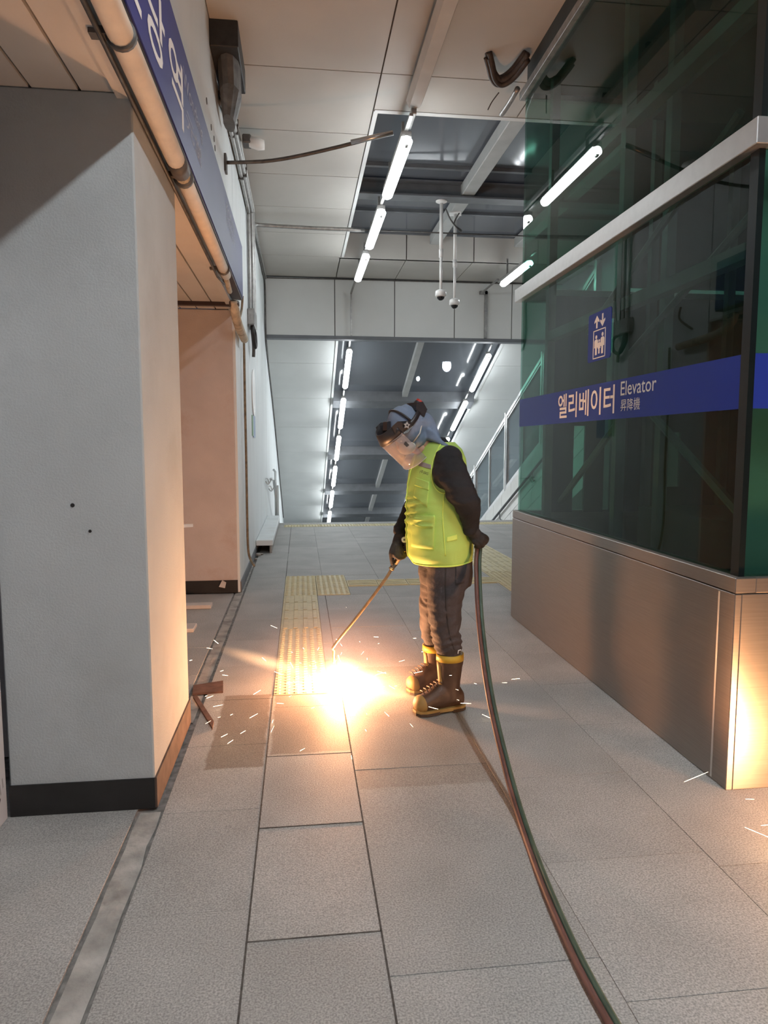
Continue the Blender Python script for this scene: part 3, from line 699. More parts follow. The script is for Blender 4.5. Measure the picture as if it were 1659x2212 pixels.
# --- low concrete ledge
lg = thing('concrete_ledge', 'pale concrete slab ledge along the white wall', 'ledge', (-.49, 10.9, 0))
ly = [9.3, 10.05, 11.0, 12.0, 12.55]
for i in range(4): add('slab', bevbox((XL + .004, ly[i] + .003, .105), (-.375, ly[i + 1] - .003, .18), .006), M['whitewall'], lg)
add('front_plinth', bevbox((-.42, 9.32, 0), (-.39, 12.5, .104), .003), M['concrete'], lg)
dbm = M['concrete']
for i, (x, y, r) in enumerate(((-.56, 9.12, .035), (-.52, 9.2, .022), (-.57, 8.8, .02))):
    v, f = ellipsoid((x, y, r * .55), (r, 0, 0), (0, r * 1.4, 0), (0, 0, r * .6), 7, 5)
    v = [Vector(p) * 1.0 + Vector((random.uniform(-.004, .004), random.uniform(-.004, .004), 0)) for p in v]
    tag(add('rubble_piece', (v, f), dbm), ['largest grey rubble lump at the open end of the ledge', 'small rubble lump under the ledge edge', 'small rubble lump in the gutter before the ledge'][i], 'rubble')
wp_ = tag(add('white_scrap', prism([(-.80, 6.80, .07), (-.74, 6.78, .06), (-.73, 6.80, .11), (-.77, 6.82, .13)], (.0, .012, 0)), M['plank']), 'torn pale scrap leaning on the far pillar skirting', 'scrap')
# --- rusty bars, planks in the recess
b1 = tag(add('steel_bar', prism([(-0.484, 4.219, 0.000), (-0.652, 4.157, 0.000), (-0.636, 4.015, 0.000), (-0.464, 4.032, 0.000)], (0, 0, .012)), M['rusty_bar']), 'short rusty flat bar sticking out from the pillar, upper of two', 'bar')
b2 = tag(add('steel_bar', prism([(-0.627, 3.969, 0.000), (-0.609, 3.989, 0.000), (-0.464, 3.587, 0.000), (-0.460, 3.497, 0.000)], (0, 0, .012)), M['rusty_bar']), 'short rusty flat bar slanting towards the camera, lower of two', 'bar')
pk = tag(add('plank', bevbox((-1.30, 6.18, 0), (-.80, 6.30, .035), .004), M['plank']), 'pale plank lying in the recess before the far pillar', 'plank')
pk2 = tag(add('plank', bevbox((-1.3, 5.40, 0), (-.835, 5.58, .03), .004), M['plank']), 'pale plank end showing behind the near pillar edge', 'plank')
bd = thing('recess_shelf', 'white shelf board jutting out behind the near pillar', 'shelf', (-1.3, 5.9, .7))
add('board', prism([(-1.85, 5.55, .80), (-.93, 5.55, .80), (-.90, 5.95, .76), (-1.85, 5.95, .76)], (0, 0, .025)), M['white_plastic'], bd)
add('bracket', box((-1.89, 5.7, .66), (-1.5, 5.73, .77)), M['galv_dark'], bd)
# --- white film covered panel at far left
pn = thing('film_covered_panel', 'white panel in printed protective film at the far left edge', 'panel', (-1.16, 1.9, 0))
add('panel', box((-1.175, .9, .002), (-1.148, 2.735, 2.2)), M['film'], pn)
for i, (txt, y, z, m) in enumerate((('so', 2.60, .45, 'ink'), ('oo', 2.60, .30, 'ink_faint'), ('///', 2.62, .18, 'ink_faint'), ('///', 2.66, .10, 'ink_faint'), ('8', 2.62, .05, 'ink'))):
    add('film_print', text_fit(txt, (-1.148, y, z), (0, .8, .6), (0, -.6, .8), .085, .035, .001), M[m], pn)

# ================================================================== ELEVATOR TOWER
EY0, EY1, EX1 = 2.605, 5.62, 4.1
el = thing('elevator_tower', 'glass elevator shaft with stainless base and blue Elevator band', 'elevator', (2.9, 4.1, 0))
t = .02
def ring(z0, z1, off, th, m, name):
    x0, y0, y1, x1 = XE - off, EY0 - off, EY1 + off, EX1
    add(name + '_side', bevbox((x0, y0, z0), (x0 + th, y1, z1), .003), m, el)
    add(name + '_front', bevbox((x0 + th, y0, z0), (x1, y0 + th, z1), .003), m, el)
    add(name + '_back', bevbox((x0 + th, y1 - th, z0), (x1, y1, z1), .003), m, el)
ring(0.0, .838, 0.0, .03, M['steel_brushed'], 'base_panel')
ring(.842, .905, 0.0, .09, M['steel_brushed'], 'base_cap')
ring(2.60, 2.70, .012, .06, M['steel_band'], 'mid_band')
ring(4.16, 4.22, .004, .05, M['galv'], 'top_rail')
add('corner_seam', box((XE - .0015, EY0 + .10, .01), (XE, EY0 + .112, .83)), M['steel_band'], el)
GX = XE + .035; GY0, GY1 = EY0 + .035, EY1 - .035
for (z0, z1) in ((.905, 2.60), (2.70, 4.16)):
    add('glass_pane', box((GX, GY0, z0), (GX + .012, GY1, z1)), M['eglass'], el)
    add('glass_pane', box((GX + .012, GY0, z0), (EX1, GY0 + .012, z1)), M['eglass'], el)
    add('glass_pane', box((GX + .012, GY1 - .012, z0), (EX1, GY1, z1)), M['eglass'], el)
    add('corner_seal', box((GX - .004, GY0 - .004, z0), (GX + .022, GY0 + .050, z1)), M['eglass_edge'], el)
add('header_fascia', box((GX + .01, GY0, 4.2), (EX1, GY1, ZC)), M['shaft_dark'], el)
# blue film band with lettering
BZ0, BZ1 = 1.595, 1.815
bsd = add('blue_band_side', box((GX - .002, GY0 + .051, BZ0), (GX, GY1, BZ1)), M['band_blue'], el)
add('blue_band_front', box((GX + .023, GY0 - .002, BZ0), (EX1, GY0, BZ1)), M['band_blue'], el)
ex, ez = (0, -1, 0), (0, 0, 1)
TX = GX - .002
add('letter', text_fit('엘리베이터', (TX, 4.72, 1.628), ex, ez, .88, .165, .001, .012), M['letter'], bsd)
add('letter', text_fit('Elevator', (TX, 3.765, 1.722), ex, ez, .395, .078, .001, .004), M['letter'], bsd)
add('letter', text_fit('昇降機', (TX, 3.76, 1.635), ex, ez, .225, .066, .001, .0), M['letter'], bsd)
# pictogram
def pic(poly): return [(GX - .003, 4.235 - u, 1.955 + v) for u, v in poly]
pb = add('pictogram_board', prism(pic([(0, .012), (.012, 0), (.308, 0), (.32, .012), (.32, .278), (.308, .29), (.012, .29), (0, .278)]), (.003, 0, 0)), M['band_blue'], el)
def picpart(poly, nm): add(nm, prism([(GX - .0042, y, z) for _, y, z in pic(poly)], (.001, 0, 0)), M['letter'], pb)
def arrow(cx, y0, y1):
    s = 1 if y1 > y0 else -1; h = abs(y1 - y0)
    p = [(-.009, 0), (.009, 0), (.009, h * .55), (.034, h * .42), (.034, h * .58), (0, h), (-.034, h * .58), (-.034, h * .42), (-.009, h * .55)]
    return [(cx + a, y0 + s * b) for a, b in p][::s]
picpart(arrow(.125, .195, .27), 'arrow'); picpart(arrow(.205, .27, .195), 'arrow')
def rr(x0, y0, x1, y1): return [(x0, y0), (x1, y0), (x1, y1), (x0, y1)]
for q in (rr(.078, .014, .252, .020), rr(.078, .178, .252, .184), rr(.078, .014, .086, .184), rr(.244, .014, .252, .184)): picpart(q, 'frame_line')
for cx, b, h, w in ((.122, .036, .118, .05), (.165, .040, .085, .036), (.210, .036, .125, .05)):
    hd_ = [(cx + w * .26 * math.cos(k * math.pi / 5), b + h * .90 + h * .10 * math.sin(k * math.pi / 5)) for k in range(10)]
    picpart(hd_, 'head')
    picpart([(cx - w * .25, b), (cx + w * .25, b), (cx + w * .25, b + h * .36), (cx + w * .5, b + h * .36), (cx + w * .5, b + h * .70), (cx + w * .3, b + h * .78), (cx - w * .3, b + h * .78), (cx - w * .5, b + h * .70), (cx - w * .5, b + h * .36), (cx - w * .25, b + h * .36)], 'figure')
# shaft interior
add('shaft_wall', box((3.9, GY0 + .1, .0), (3.95, GY1 - .1, 4.2)), M['shaft_dark'], el)
for (x0, x1, z0, z1) in ((2.02, 2.20, .9, 2.62), (2.30, 2.46, .9, 2.62), (2.52, 2.95, .9, 2.62), (3.12, 3.9, .9, 2.62), (2.95, 3.12, .9, 1.10), (2.95, 3.12, 1.55, 2.62), (2.20, 2.30, 1.60, 2.62), (2.6, 3.9, 2.70, 4.2)):
    add('shaft_lining', box((x0, GY1 - .16, z0), (x1, GY1 - .13, z1)), M['shaft_dark'], el)
add('added_backing', box((1.90, GY0 + .16, .5), (3.9, GY0 + .18, 4.2)), M['pale_backing'], el)  # invented pale panel that makes the front glass look lighter
for (x, y) in ((1.95, GY1 - .25), (1.95, 4.1), (2.75, GY1 - .3), (3.4, GY1 - .3)):
    add('shaft_post', box((x - .03, y - .03, 0), (x + .03, y + .03, 4.2)), M['shaft_steel'], el)
for z in (2.25, 3.3): add('shaft_beam', box((1.92, GY0 + .25, z), (1.99, GY1 - .25, z + .07)), M['shaft_steel'], el)
for (a, b) in (((2.05, 5.3, 1.0), (2.05, 4.15, 1.7)), ((2.1, 4.1, 1.7), (2.1, 2.9, 1.0)), ((2.2, 5.2, 2.3), (2.2, 3.4, 3.1)), ((2.3, 4.9, 2.0), (2.3, 3.1, 2.75))):
    add('shaft_brace', tube([a, b], .024, 6), M['shaft_steel'], el)
add('lift_car', join(box((2.35, 3.0, -.6), (3.7, 4.6, 1.02)), box((2.35, 3.0, 3.6), (3.7, 4.6, 3.7))), M['shaft_dark'], el)
add('car_rail', join(box((2.30, 3.35, 0), (2.36, 3.42, 4.2)), box((2.30, 4.25, 0), (2.36, 4.32, 4.2))), M['shaft_steel'], el)
add('pit_floor', box((1.82, GY0 + .06, .01), (3.9, GY1 - .06, .03)), M['shaft_dark'], el)
# hanging cable bundle at the top corner
cb = thing('cable_bundle', 'thick dark cable bundle looping from the ceiling to the elevator top', 'cable bundle', (1.65, 5.6, 4.3))
for i in range(5):
    o = Vector((.012 * math.cos(i * 2.4), .03 * math.sin(i * 2.4), .012 * i - .02))
    add('cable', tube(spline([Vector(p) + o for p in ((1.46, 5.48, 4.41), (1.49, 5.52, 4.37), (1.54, 5.60, 4.32), (1.61, 5.64, 4.30), (1.68, 5.56, 4.32), (1.73, 5.38, 4.36))], 6), .022, 8), M['cable_brown'], cb, True)
add('loose_wire', tube(spline([(1.60, 5.66, 4.23), (1.57, 5.75, 4.20), (1.55, 5.80, 4.16)], 4), .005, 5), M['cable_brown'], cb, True)
add('bracket_arm', tube(spline([(1.735, 5.60, 4.24), (1.72, 5.80, 4.21), (1.70, 5.93, 4.19)], 4), .022, 8), M['galv'], cb, True)

# ================================================================== CAMERAS ON POLES
def cctv(top, zb, label, square):
    x, y, z = top
    c = thing('security_camera', label, 'camera', (x, y, z))
    if square: add('ceiling_plate', prism([(x - .10, y - .06, z - .012), (x + .06, y - .10, z - .012), (x + .10, y + .06, z - .012), (x - .06, y + .10, z - .012)], (0, 0, .012)), M['white_plastic'], c)
    else: add('ceiling_plate', loft([((x, y, z), (.075, 0, 0), (0, .075, 0)), ((x, y, z - .012), (.075, 0, 0), (0, .075, 0)), ((x, y, z - .03), (.03, 0, 0), (0, .03, 0))], 18), M['white_plastic'], c)
    zm = z - (z - zb) * .55
    add('upper_pole', tube([(x, y, z - .01), (x, y, zm)], .024, 12), M['white_plastic'], c, True)
    add('collar', tube([(x, y, zm + .05), (x, y, zm - .05)], .030, 12), M['white_plastic'], c, True)
    add('lower_pole', tube([(x, y, zm), (x, y, zb + .06)], .019, 12), M['white_plastic'], c, True)
    add('housing', loft([((x, y, zb + .075), (.045, 0, 0), (0, .045, 0)), ((x, y, zb + .06), (.070, 0, 0), (0, .070, 0)), ((x, y, zb), (.074, 0, 0), (0, .074, 0)), ((x, y, zb - .015), (.06, 0, 0), (0, .06, 0))], 20), M['white_plastic'], c, True)
    add('dome', ellipsoid((x, y, zb - .012), (.052, 0, 0), (0, .052, 0), (0, 0, .05), 16, 10), M['black_gloss'], c, True)
    return c
cctv((1.875, 9.28, 4.62), 3.41, 'white dome camera on the left, higher pole', False)
c2 = cctv((2.19, 9.86, 4.66), 3.42, 'white dome camera on the right, lower pole', True)
add('cable', tube(spline([(2.02, 9.7, 4.66), (2.10, 9.72, 4.52), (2.24, 9.78, 4.40), (2.26, 9.8, 4.42), (2.16, 9.8, 4.50), (2.24, 9.8, 4.66)], 6), .010, 6), M['galv_dark'], c2, True)

# ================================================================== STAIR SCREEN ON THE RIGHT
XS = 4.2
sr = thing('stair_screen', 'glazed aluminium screen stepping down the right side of the stairs', 'screen', (XS, 14, 0))
KS = .455
def zt(y): return 2.30 - KS * (y - 13.3)
def zbm(y): return .78 - KS * (y - 13.2)
bays = [(9.6, 11.75), (11.75, 13.85), (13.85, 16.35), (16.35, 18.9), (18.9, 21.4)]
for (a, b) in bays:
    mid = (a + b) / 2
    for (p, q) in ((a + .09, mid - .03), (mid + .03, b - .09)):
        add('glass_pane', prism([(XS - .006, p, zbm(p) + .10), (XS - .006, q, zbm(q) + .10), (XS - .006, q, zt(q) - .10), (XS - .006, p, zt(p) - .10)], (.012, 0, 0)), M['rail_glass'], sr)
    def bar(y0, z0, y1, z1, h):
        return prism([(XS - .03, y0, z0), (XS - .03, y1, z1), (XS - .03, y1, z1 + h), (XS - .03, y0, z0 + h)], (.06, 0, 0))
    add('top_rail', bar(a, zt(a) - .07, b, zt(b) - .07, .07), M['alu'], sr)
    add('glazing_bead', bar(a + .08, zt(a + .08) - .13, b - .08, zt(b - .08) - .13, .03), M['alu'], sr)
    add('bottom_rail', bar(a, zbm(a), b, zbm(b), .10), M['alu'], sr)
    add('mullion', box((XS - .025, mid - .025, zbm(mid)), (XS + .025, mid + .025, zt(mid) - .05)), M['alu'], sr)
    add('post', box((XS - .04, a, zbm(a) - .02), (XS + .04, a + .075, zt(a) + .04)), M['alu'], sr)
    add('post', box((XS - .035, b - .075, zbm(b) - .02), (XS + .035, b - .012, zt(b) + .0)), M['alu'], sr)
# tiled parapet under it
pt = struct(add('wall_right_parapet', prism([(XS - .06, 8.8, -9), (XS - .06, 24, -9), (XS - .06, 24, zbm(24) - .02), (XS - .06, 8.8, zbm(8.8) - .02)], (.16, 0, 0)), M['mortar']), 'white tiled parapet wall below the stair screen')
TH = .30
for r in range(5):
    for c in range(12):
        y0 = 9.6 + c * .62; y1 = y0 + .62
        def zz(y, k): return zbm(y) - .025 - k * TH
        add('wall_tile', prism([(XS - .068, y0 + .006, zz(y0, r + 1) + .006), (XS - .068, y1 - .006, zz(y1, r + 1) + .006), (XS - .068, y1 - .006, zz(y1, r) - .006), (XS - .068, y0 + .006, zz(y0, r) - .006)], (.01, 0, 0)), M['tile_white'], pt)
hr2 = thing('stair_handrail', 'dark steel handrail on the tiled parapet at the right', 'handrail', (XS - .12, 13.6, 0))
add('rail', tube([(XS - .12, 9.8, zbm(9.8) - .40), (XS - .12, 23, zbm(23) - .40)], .024, 8), M['steel_dark'], hr2, True)
for y in (11.9, 13.9, 15.9): add('bracket', tube(spline([(XS - .065, y, zbm(y) - .56), (XS - .10, y, zbm(y) - .56), (XS - .12, y, zbm(y) - .42)], 4), .010, 6), M['steel_dark'], hr2, True)

# ================================================================== WORKER
wk = thing('person', 'worker in yellow-green vest, face shield, dark trousers and rubber boots holding a torch', 'person', (.78, 3.70, 0))
FD = Vector((-.95, -.31, 0)).normalized()          # facing direction
LD = Vector((.31, -.95, 0)).normalized()           # his left, towards the viewer
UPV = Vector((0, 0, 1))
def er(c, a, b, yaw=True):                          # horizontal ellipse ring: a along facing, b sideways
    return (Vector(c), FD * a, LD * b)
# ---- torso stations: centre, half depth, half width
TS = [((0.772, 3.700, 0.787), .128, .175), ((0.758, 3.700, 0.857), .158, .195), ((0.750, 3.700, 0.946), .160, .200), ((0.742, 3.700, 1.048), .156, .200), ((0.736, 3.700, 1.150), .150, .200),
      ((0.735, 3.700, 1.238), .140, .200), ((0.737, 3.700, 1.313), .128, .196), ((0.744, 3.700, 1.375), .112, .185), ((0.749, 3.700, 1.425), .092, .150), ((0.741, 3.700, 1.462), .070, .095), ((0.731, 3.700, 1.490), .058, .065)]
HC = Vector((0.571, 3.680, 1.528))
HF = Vector((-.66 * .95, -.66 * .31, -.751)); HF.normalize()
HL = LD.copy(); HU = HL.cross(HF) * -1
if HU.z < 0: HU = -HU
HU.normalize()
def hp(f, u, l): return HC + HF * f + HU * u + HL * l
# ---- hands (used by body and gloves)
def hand_right(g=0.0):
    """far hand closed round the torch handle"""
    w = Vector((0.566, 3.860, 0.965)); k = Vector((0.545, 3.840, 0.889))
    parts = [loft([(w, (.030 + g, 0, 0), (0, .034 + g, 0)), (w.lerp(k, .4), (.034 + g, 0, 0), (0, .042 + g, 0)), (w.lerp(k, .8), (.036 + g, 0, 0), (0, .046 + g, 0)), (k, (.032 + g, 0, 0), (0, .044 + g, 0)), (k + Vector((0, 0, -.018)), (.020, 0, 0), (0, .034, 0))], 14)]
    fing = [[(0.516, 3.800, 0.895), (0.499, 3.790, 0.855), (0.501, 3.800, 0.820), (0.507, 3.810, 0.787)],
            [(0.528, 3.795, 0.885), (0.516, 3.780, 0.844), (0.540, 3.785, 0.822), (0.566, 3.800, 0.824)],
            [(0.545, 3.800, 0.882), (0.535, 3.785, 0.843), (0.557, 3.790, 0.823), (0.580, 3.810, 0.833)],
            [(0.562, 3.810, 0.883), (0.556, 3.790, 0.849), (0.579, 3.800, 0.834), (0.598, 3.820, 0.846)],
            [(0.559, 3.810, 0.935), (0.574, 3.785, 0.917), (0.583, 3.780, 0.892), (0.582, 3.785, 0.868)]]
    rs = [(.0125, .0115, .010, .0085), (.0125, .0115, .0105, .009), (.012, .011, .010, .009), (.011, .010, .009, .008), (.014, .0125, .011, .009)]
    return parts, [chain(p, [r + g for r in q], 10) for p, q in zip(fing, rs)]
def hand_left(g=0.0):
    """near hand held behind the hip, closed on the hoses"""
    w = Vector((0.877, 3.515, 1.018)); k = Vector((0.918, 3.530, 0.959))
    ax = (k - w).normalized(); a, b = frame_of(ax)
    parts = [loft([(w, a * (.034 + g), b * (.030 + g)), (w.lerp(k, .45), a * (.043 + g), b * (.030 + g)), (k, a * (.046 + g), b * (.029 + g)), (k + ax * .022, a * .034, b * .022)], 14)]
    fing = [[(0.908, 3.500, 0.980), (0.939, 3.495, 0.976), (0.963, 3.510, 0.961), (0.966, 3.530, 0.941)],
            [(0.910, 3.500, 0.966), (0.938, 3.490, 0.959), (0.956, 3.510, 0.942), (0.950, 3.535, 0.928)],
            [(0.906, 3.500, 0.954), (0.928, 3.490, 0.942), (0.941, 3.510, 0.925), (0.933, 3.535, 0.916)],
            [(0.896, 3.500, 0.946), (0.912, 3.495, 0.932), (0.922, 3.515, 0.917), (0.913, 3.535, 0.914)],
            [(0.911, 3.550, 0.984), (0.945, 3.575, 0.975), (0.964, 3.570, 0.960), (0.965, 3.555, 0.947)]]
    rs = [(.0125, .0115, .010, .0085)] * 2 + [(.012, .011, .010, .0085), (.011, .010, .009, .008), (.014, .012, .011, .009)]
    return parts, [chain(p, [r + g for r in q], 10) for p, q in zip(fing, rs)]
# ---- limbs
ARM_L = [(0.759, 3.530, 1.355), (0.770, 3.490, 1.309), (0.807, 3.460, 1.215), (0.849, 3.460, 1.144), (0.867, 3.490, 1.074), (0.877, 3.515, 1.008)]
ARM_L_R = [.068, .082, .080, .068, .055, .040]
ARM_R = [(0.757, 3.870, 1.385), (0.723, 3.900, 1.266), (0.661, 3.920, 1.120), (0.603, 3.890, 1.030), (0.566, 3.860, 0.960)]
ARM_R_R = [.075, .072, .062, .052, .040]
LEG_L = [(0.786, 3.620, 0.786), (0.763, 3.600, 0.609), (0.764, 3.600, 0.482), (0.782, 3.610, 0.376), (0.797, 3.615, 0.266)]
LEG_L_R = [.118, .096, .081, .076, .056]
LEG_R = [(0.783, 3.840, 0.747), (0.763, 3.900, 0.540), (0.761, 3.940, 0.393), (0.775, 3.950, 0.292), (0.784, 3.950, 0.221)]
LEG_R_R = [.112, .088, .072, .064, .050]
# ---- feet / boots
def foot_pts(toe, heel): return Vector(toe), Vector(heel)
BL = dict(toe=Vector((0.600, 3.572, 0.000)), ank=Vector((0.798, 3.620, 0.074)), top=Vector((0.797, 3.615, 0.302)))
BR = dict(toe=Vector((0.614, 3.887, 0.000)), ank=Vector((0.785, 3.950, 0.052)), top=Vector((0.781, 3.950, 0.255)))
def boot_solid(B, g=0.0):
    toe, ank, top = B['toe'], B['ank'], B['top']
    base = Vector((ank.x, ank.y, 0)); d = (Vector((toe.x, toe.y, 0)) - base).normalized(); s = Vector((-d.y, d.x, 0))
    L = (toe - base).length
    heel = base - d * .075
    rings = []
    for q, w, h, zc in ((-.080, .030, .035, .062), (-.066, .044, .052, .070), (-.02, .048, .062, .080), (.04, .051, .082, .090), (.085, .052, .068, .080), (L * .62, .054, .054, .066), (L * .75, .057, .047, .060), (L * .90, .052, .043, .056), (L * .98, .038, .032, .052), (L * 1.02, .018, .016, .048)):
        c = base + d * q; c.z = zc
        rings.append((c, s * (w + g), Vector((0, 0, h + g))))
    foot = loft(rings, 18)
    sh = []
    for tt, a, b in ((0.0, .062, .052), (.25, .060, .052), (.5, .062, .056), (.8, .070, .064), (1.0, .075, .069)):
        c = Vector((base.x, base.y, .06)).lerp(top, tt); sh.append((c, d * (a + g), s * (b + g)))
    return [foot, loft(sh, 18)], (base, d, s, L)
# ---- body: one continuous figure from head to feet
hl_p, hl_f = hand_left(); hr_p, hr_f = hand_right()
bodyparts = [loft([er(c, a - .022, b - .024) for c, a, b in TS[:-2]], 20)]
bodyparts += [chain(ARM_L, [r - .018 for r in ARM_L_R], 12), chain(ARM_R, [r - .018 for r in ARM_R_R], 12)]
bodyparts += [chain(LEG_L + [BL['ank']], [r - .016 for r in LEG_L_R] + [.04], 12), chain(LEG_R + [BR['ank']], [r - .016 for r in LEG_R_R] + [.038], 12)]
bodyparts += hl_p + hr_p + hl_f + hr_f
for B in (BL, BR):
    q, _ = boot_solid(B, -.010); bodyparts += q
neck = chain([(0.713, 3.700, 1.445), (0.658, 3.690, 1.470), hp(-.03, -.04, 0)], [.048, .048, .052], 12)
head = [neck, ellipsoid(hp(-.005, .015, 0), HF * .092, HL * .074, HU * .108, 20, 14), ellipsoid(hp(.035, -.060, 0), HF * .050, HL * .050, HU * .060, 16, 10)]
head += [chain([hp(.088, .015, 0), hp(.104, -.022, 0), hp(.098, -.034, 0)], [.010, .015, .012], 8)]                    # nose
head += [ellipsoid(hp(.082, -.066, 0), HF * .014, HL * .024, HU * .007, 10, 6), ellipsoid(hp(.080, -.078, 0), HF * .013, HL * .021, HU * .007, 10, 6)]   # lips
head += [ellipsoid(hp(.074, .022, s * .032), HF * .014, HL * .018, HU * .008, 10, 6) for s in (-1, 1)]                 # brows
head += [ellipsoid(hp(-.01, -.005, s * .074), HF * .020, HL * .010, HU * .032, 10, 8) for s in (-1, 1)]               # ears
body = fuse('body', join(*(bodyparts + head)), .0085, M['skin'], wk, 5)
for s in (-1, 1): add('eye', sphere(hp(.076, .004, s * .032), .0105, 12, 8), M['white_plastic'], body, True)
# ---- jacket with sleeves
def folds(c, sc=1.0, amp=.006, d=(1, 1, 2.6)):
    p = Vector((c.x * d[0], c.y * d[1], c.z * d[2])) * sc
    return amp * (noise.noise(p * 7) + .5 * noise.noise(p * 15 + Vector((3, 1, 7))))
sleeve_l = [chain(ARM_L, ARM_L_R, 16), ellipsoid((0.760, 3.525, 1.326), FD * .088, LD * .075, (0, 0, .122), 18, 12)]
sleeve_r = [chain(ARM_R, ARM_R_R, 14)]
cuffs = [tube([(0.877, 3.515, 1.018), (0.885, 3.518, 0.993)], .043, 14), tube([(0.564, 3.865, 0.986), (0.561, 3.860, 0.955)], .042, 14)]
jk = fuse('jacket', join(loft([er(c, a - .010, b - .012) for c, a, b in TS], 22), *(sleeve_l + sleeve_r + cuffs)), .0085, M['jacket'], wk, 4, lambda c: folds(c, 1.2, .010))
# ---- trousers
def leg_folds(c):
    k = .005 if c.z > .62 else .008
    return folds(c, 1.0, k, (1.2, 1.2, 3.4)) + (.0035 * math.sin(c.z * 85 + 16 * noise.noise(c * 5)) if .30 < c.z < .58 else 0)
tr = fuse('trousers', join(loft([er((0.784, 3.700, 0.869), .130, .175), er((0.785, 3.700, 0.813), .134, .180), er((0.785, 3.700, 0.746), .136, .182), er((0.786, 3.700, 0.684), .128, .178)], 20), chain(LEG_L, LEG_L_R, 18), chain(LEG_R, LEG_R_R, 18)), .0085, M['trouser'], wk, 4, leg_folds)
# side seam, pocket seam
bvt = None
def surf(ob):
    me = ob.data; base = root_loc(ob)
    return BVHTree.FromPolygons([v.co + base for v in me.vertices], [tuple(p.vertices) for p in me.polygons])
def drape(bv, pts, lift):
    out = []
    for p in pts:
        p = Vector(p); dirv = Vector((p.x, p.y, p.z - 1.45)).normalized(); dirv = Vector((dirv.x, dirv.y, 0)).normalized()
        h = bv.ray_cast(p - dirv * .6, dirv, 1.5)
        q = h[0] if h[0] is not None else p
        out.append(q - dirv * lift)
    return out
def patch(bv, quad, lift=.003, th=.004, nu=10, nv=8):
    """cloth patch lying on a surface; quad = 4 corner points"""
    A, B, C, D = [Vector(q) for q in quad]; P = []
    for j in range(nv + 1):
        for i in range(nu + 1):
            u, v = i / nu, j / nv; P.append((A * (1 - u) + B * u) * (1 - v) + (D * (1 - u) + C * u) * v)
    T = drape(bv, P, lift + th); Bq = drape(bv, P, lift - .012)
    n = len(P); V = T + Bq; Fc = []
    for j in range(nv):
        for i in range(nu):
            a = j * (nu + 1) + i; q = (a, a + 1, a + nu + 2, a + nu + 1); Fc.append(q); Fc.append(tuple(x + n for x in q[::-1]))
    ed = [i for i in range(nu + 1)] + [j * (nu + 1) + nu for j in range(1, nv + 1)] + [nv * (nu + 1) + i for i in range(nu - 1, -1, -1)] + [j * (nu + 1) for j in range(nv - 1, 0, -1)]
    for k in range(len(ed)):
        a, b = ed[k], ed[(k + 1) % len(ed)]; Fc.append((b, a, a + n, b + n))
    return V, Fc
bt = surf(tr)
add('side_seam', tube(drape(bt, spline([(0.745, 3.500, 0.823), (0.744, 3.500, 0.681), (0.755, 3.500, 0.533), (0.773, 3.500, 0.433), (0.794, 3.500, 0.363)], 5), .001), .0022, 6), M['black_rubber'], tr)
add('back_pocket', patch(bt, [(0.799, 3.500, 0.814), (0.856, 3.500, 0.820), (0.844, 3.500, 0.723), (0.798, 3.500, 0.719)], .001, .003), M['trouser'], tr, True)
# ---- vest
VS_ = [(c, a + .012, b + .006) for c, a, b in TS]
def vest_surface():
    n, V, Fc = 64, [], []
    dense = []
    for i in range(len(VS_) - 1):
        for k in range(6):
            t_ = k / 6; c0, a0, b0 = VS_[i]; c1, a1, b1 = VS_[i + 1]
            dense.append((Vector(c0).lerp(Vector(c1), t_), a0 * (1 - t_) + a1 * t_, b0 * (1 - t_) + b1 * t_))
    dense = dense[3:-5]
    for r, (c, a, b) in enumerate(dense):
        for k in range(n):
            th = 2 * math.pi * k / n
            p = c + FD * a * math.cos(th) + LD * b * math.sin(th)
            nr = (FD * math.cos(th) / a + LD * math.sin(th) / b).normalized()
            w = max(0.0, 1 - r / 42)
            q = .007 * noise.noise(Vector((p.x * 9, p.y * 9, p.z * 5 + p.x * 7))) + .005 * w * noise.noise(Vector((p.x * 6, p.y * 14, p.z * 26)))
            # pulled diagonal folds at the belly
            fr = max(0, math.cos(th)) * math.exp(-((p.z - 1.08) / .09) ** 2)
            q += .010 * fr * math.sin(p.z * 150 + p.y * 26)
            V.append(p + nr * q + UPV * (-.012 * math.cos(th) * w))
    m = len(dense)
    for i in range(m - 1):
        for k in range(n):
            k2 = (k + 1) % n; Fc.append((i * n + k, i * n + k2, (i + 1) * n + k2, (i + 1) * n + k))
    # give it thickness with an inner skin
    inner = []
    for i, (c, a, b) in enumerate(dense):
        for k in range(n):
            p = V[i * n + k]; inner.append(p + (Vector((c.x, c.y, p.z)) - p).normalized() * .006)
    N0 = len(V); V2 = V + inner
    F2 = Fc + [tuple(x + N0 for x in q[::-1]) for q in Fc]
    for k in range(n):
        k2 = (k + 1) % n
        F2.append((k2, k, k + N0, k2 + N0)); e = (m - 1) * n; F2.append((e + k, e + k2, e + k2 + N0, e + k + N0))
    return V2, F2, V, n, m
V2, F2, Vo, vn, vm = vest_surface()
ve = add('vest', (V2, F2), M['vest'], wk, True)
add('hem_piping', tube(Vo[:vn] + Vo[:2], .0048, 6), M['vest_pipe'], ve, True)
bv = surf(ve)
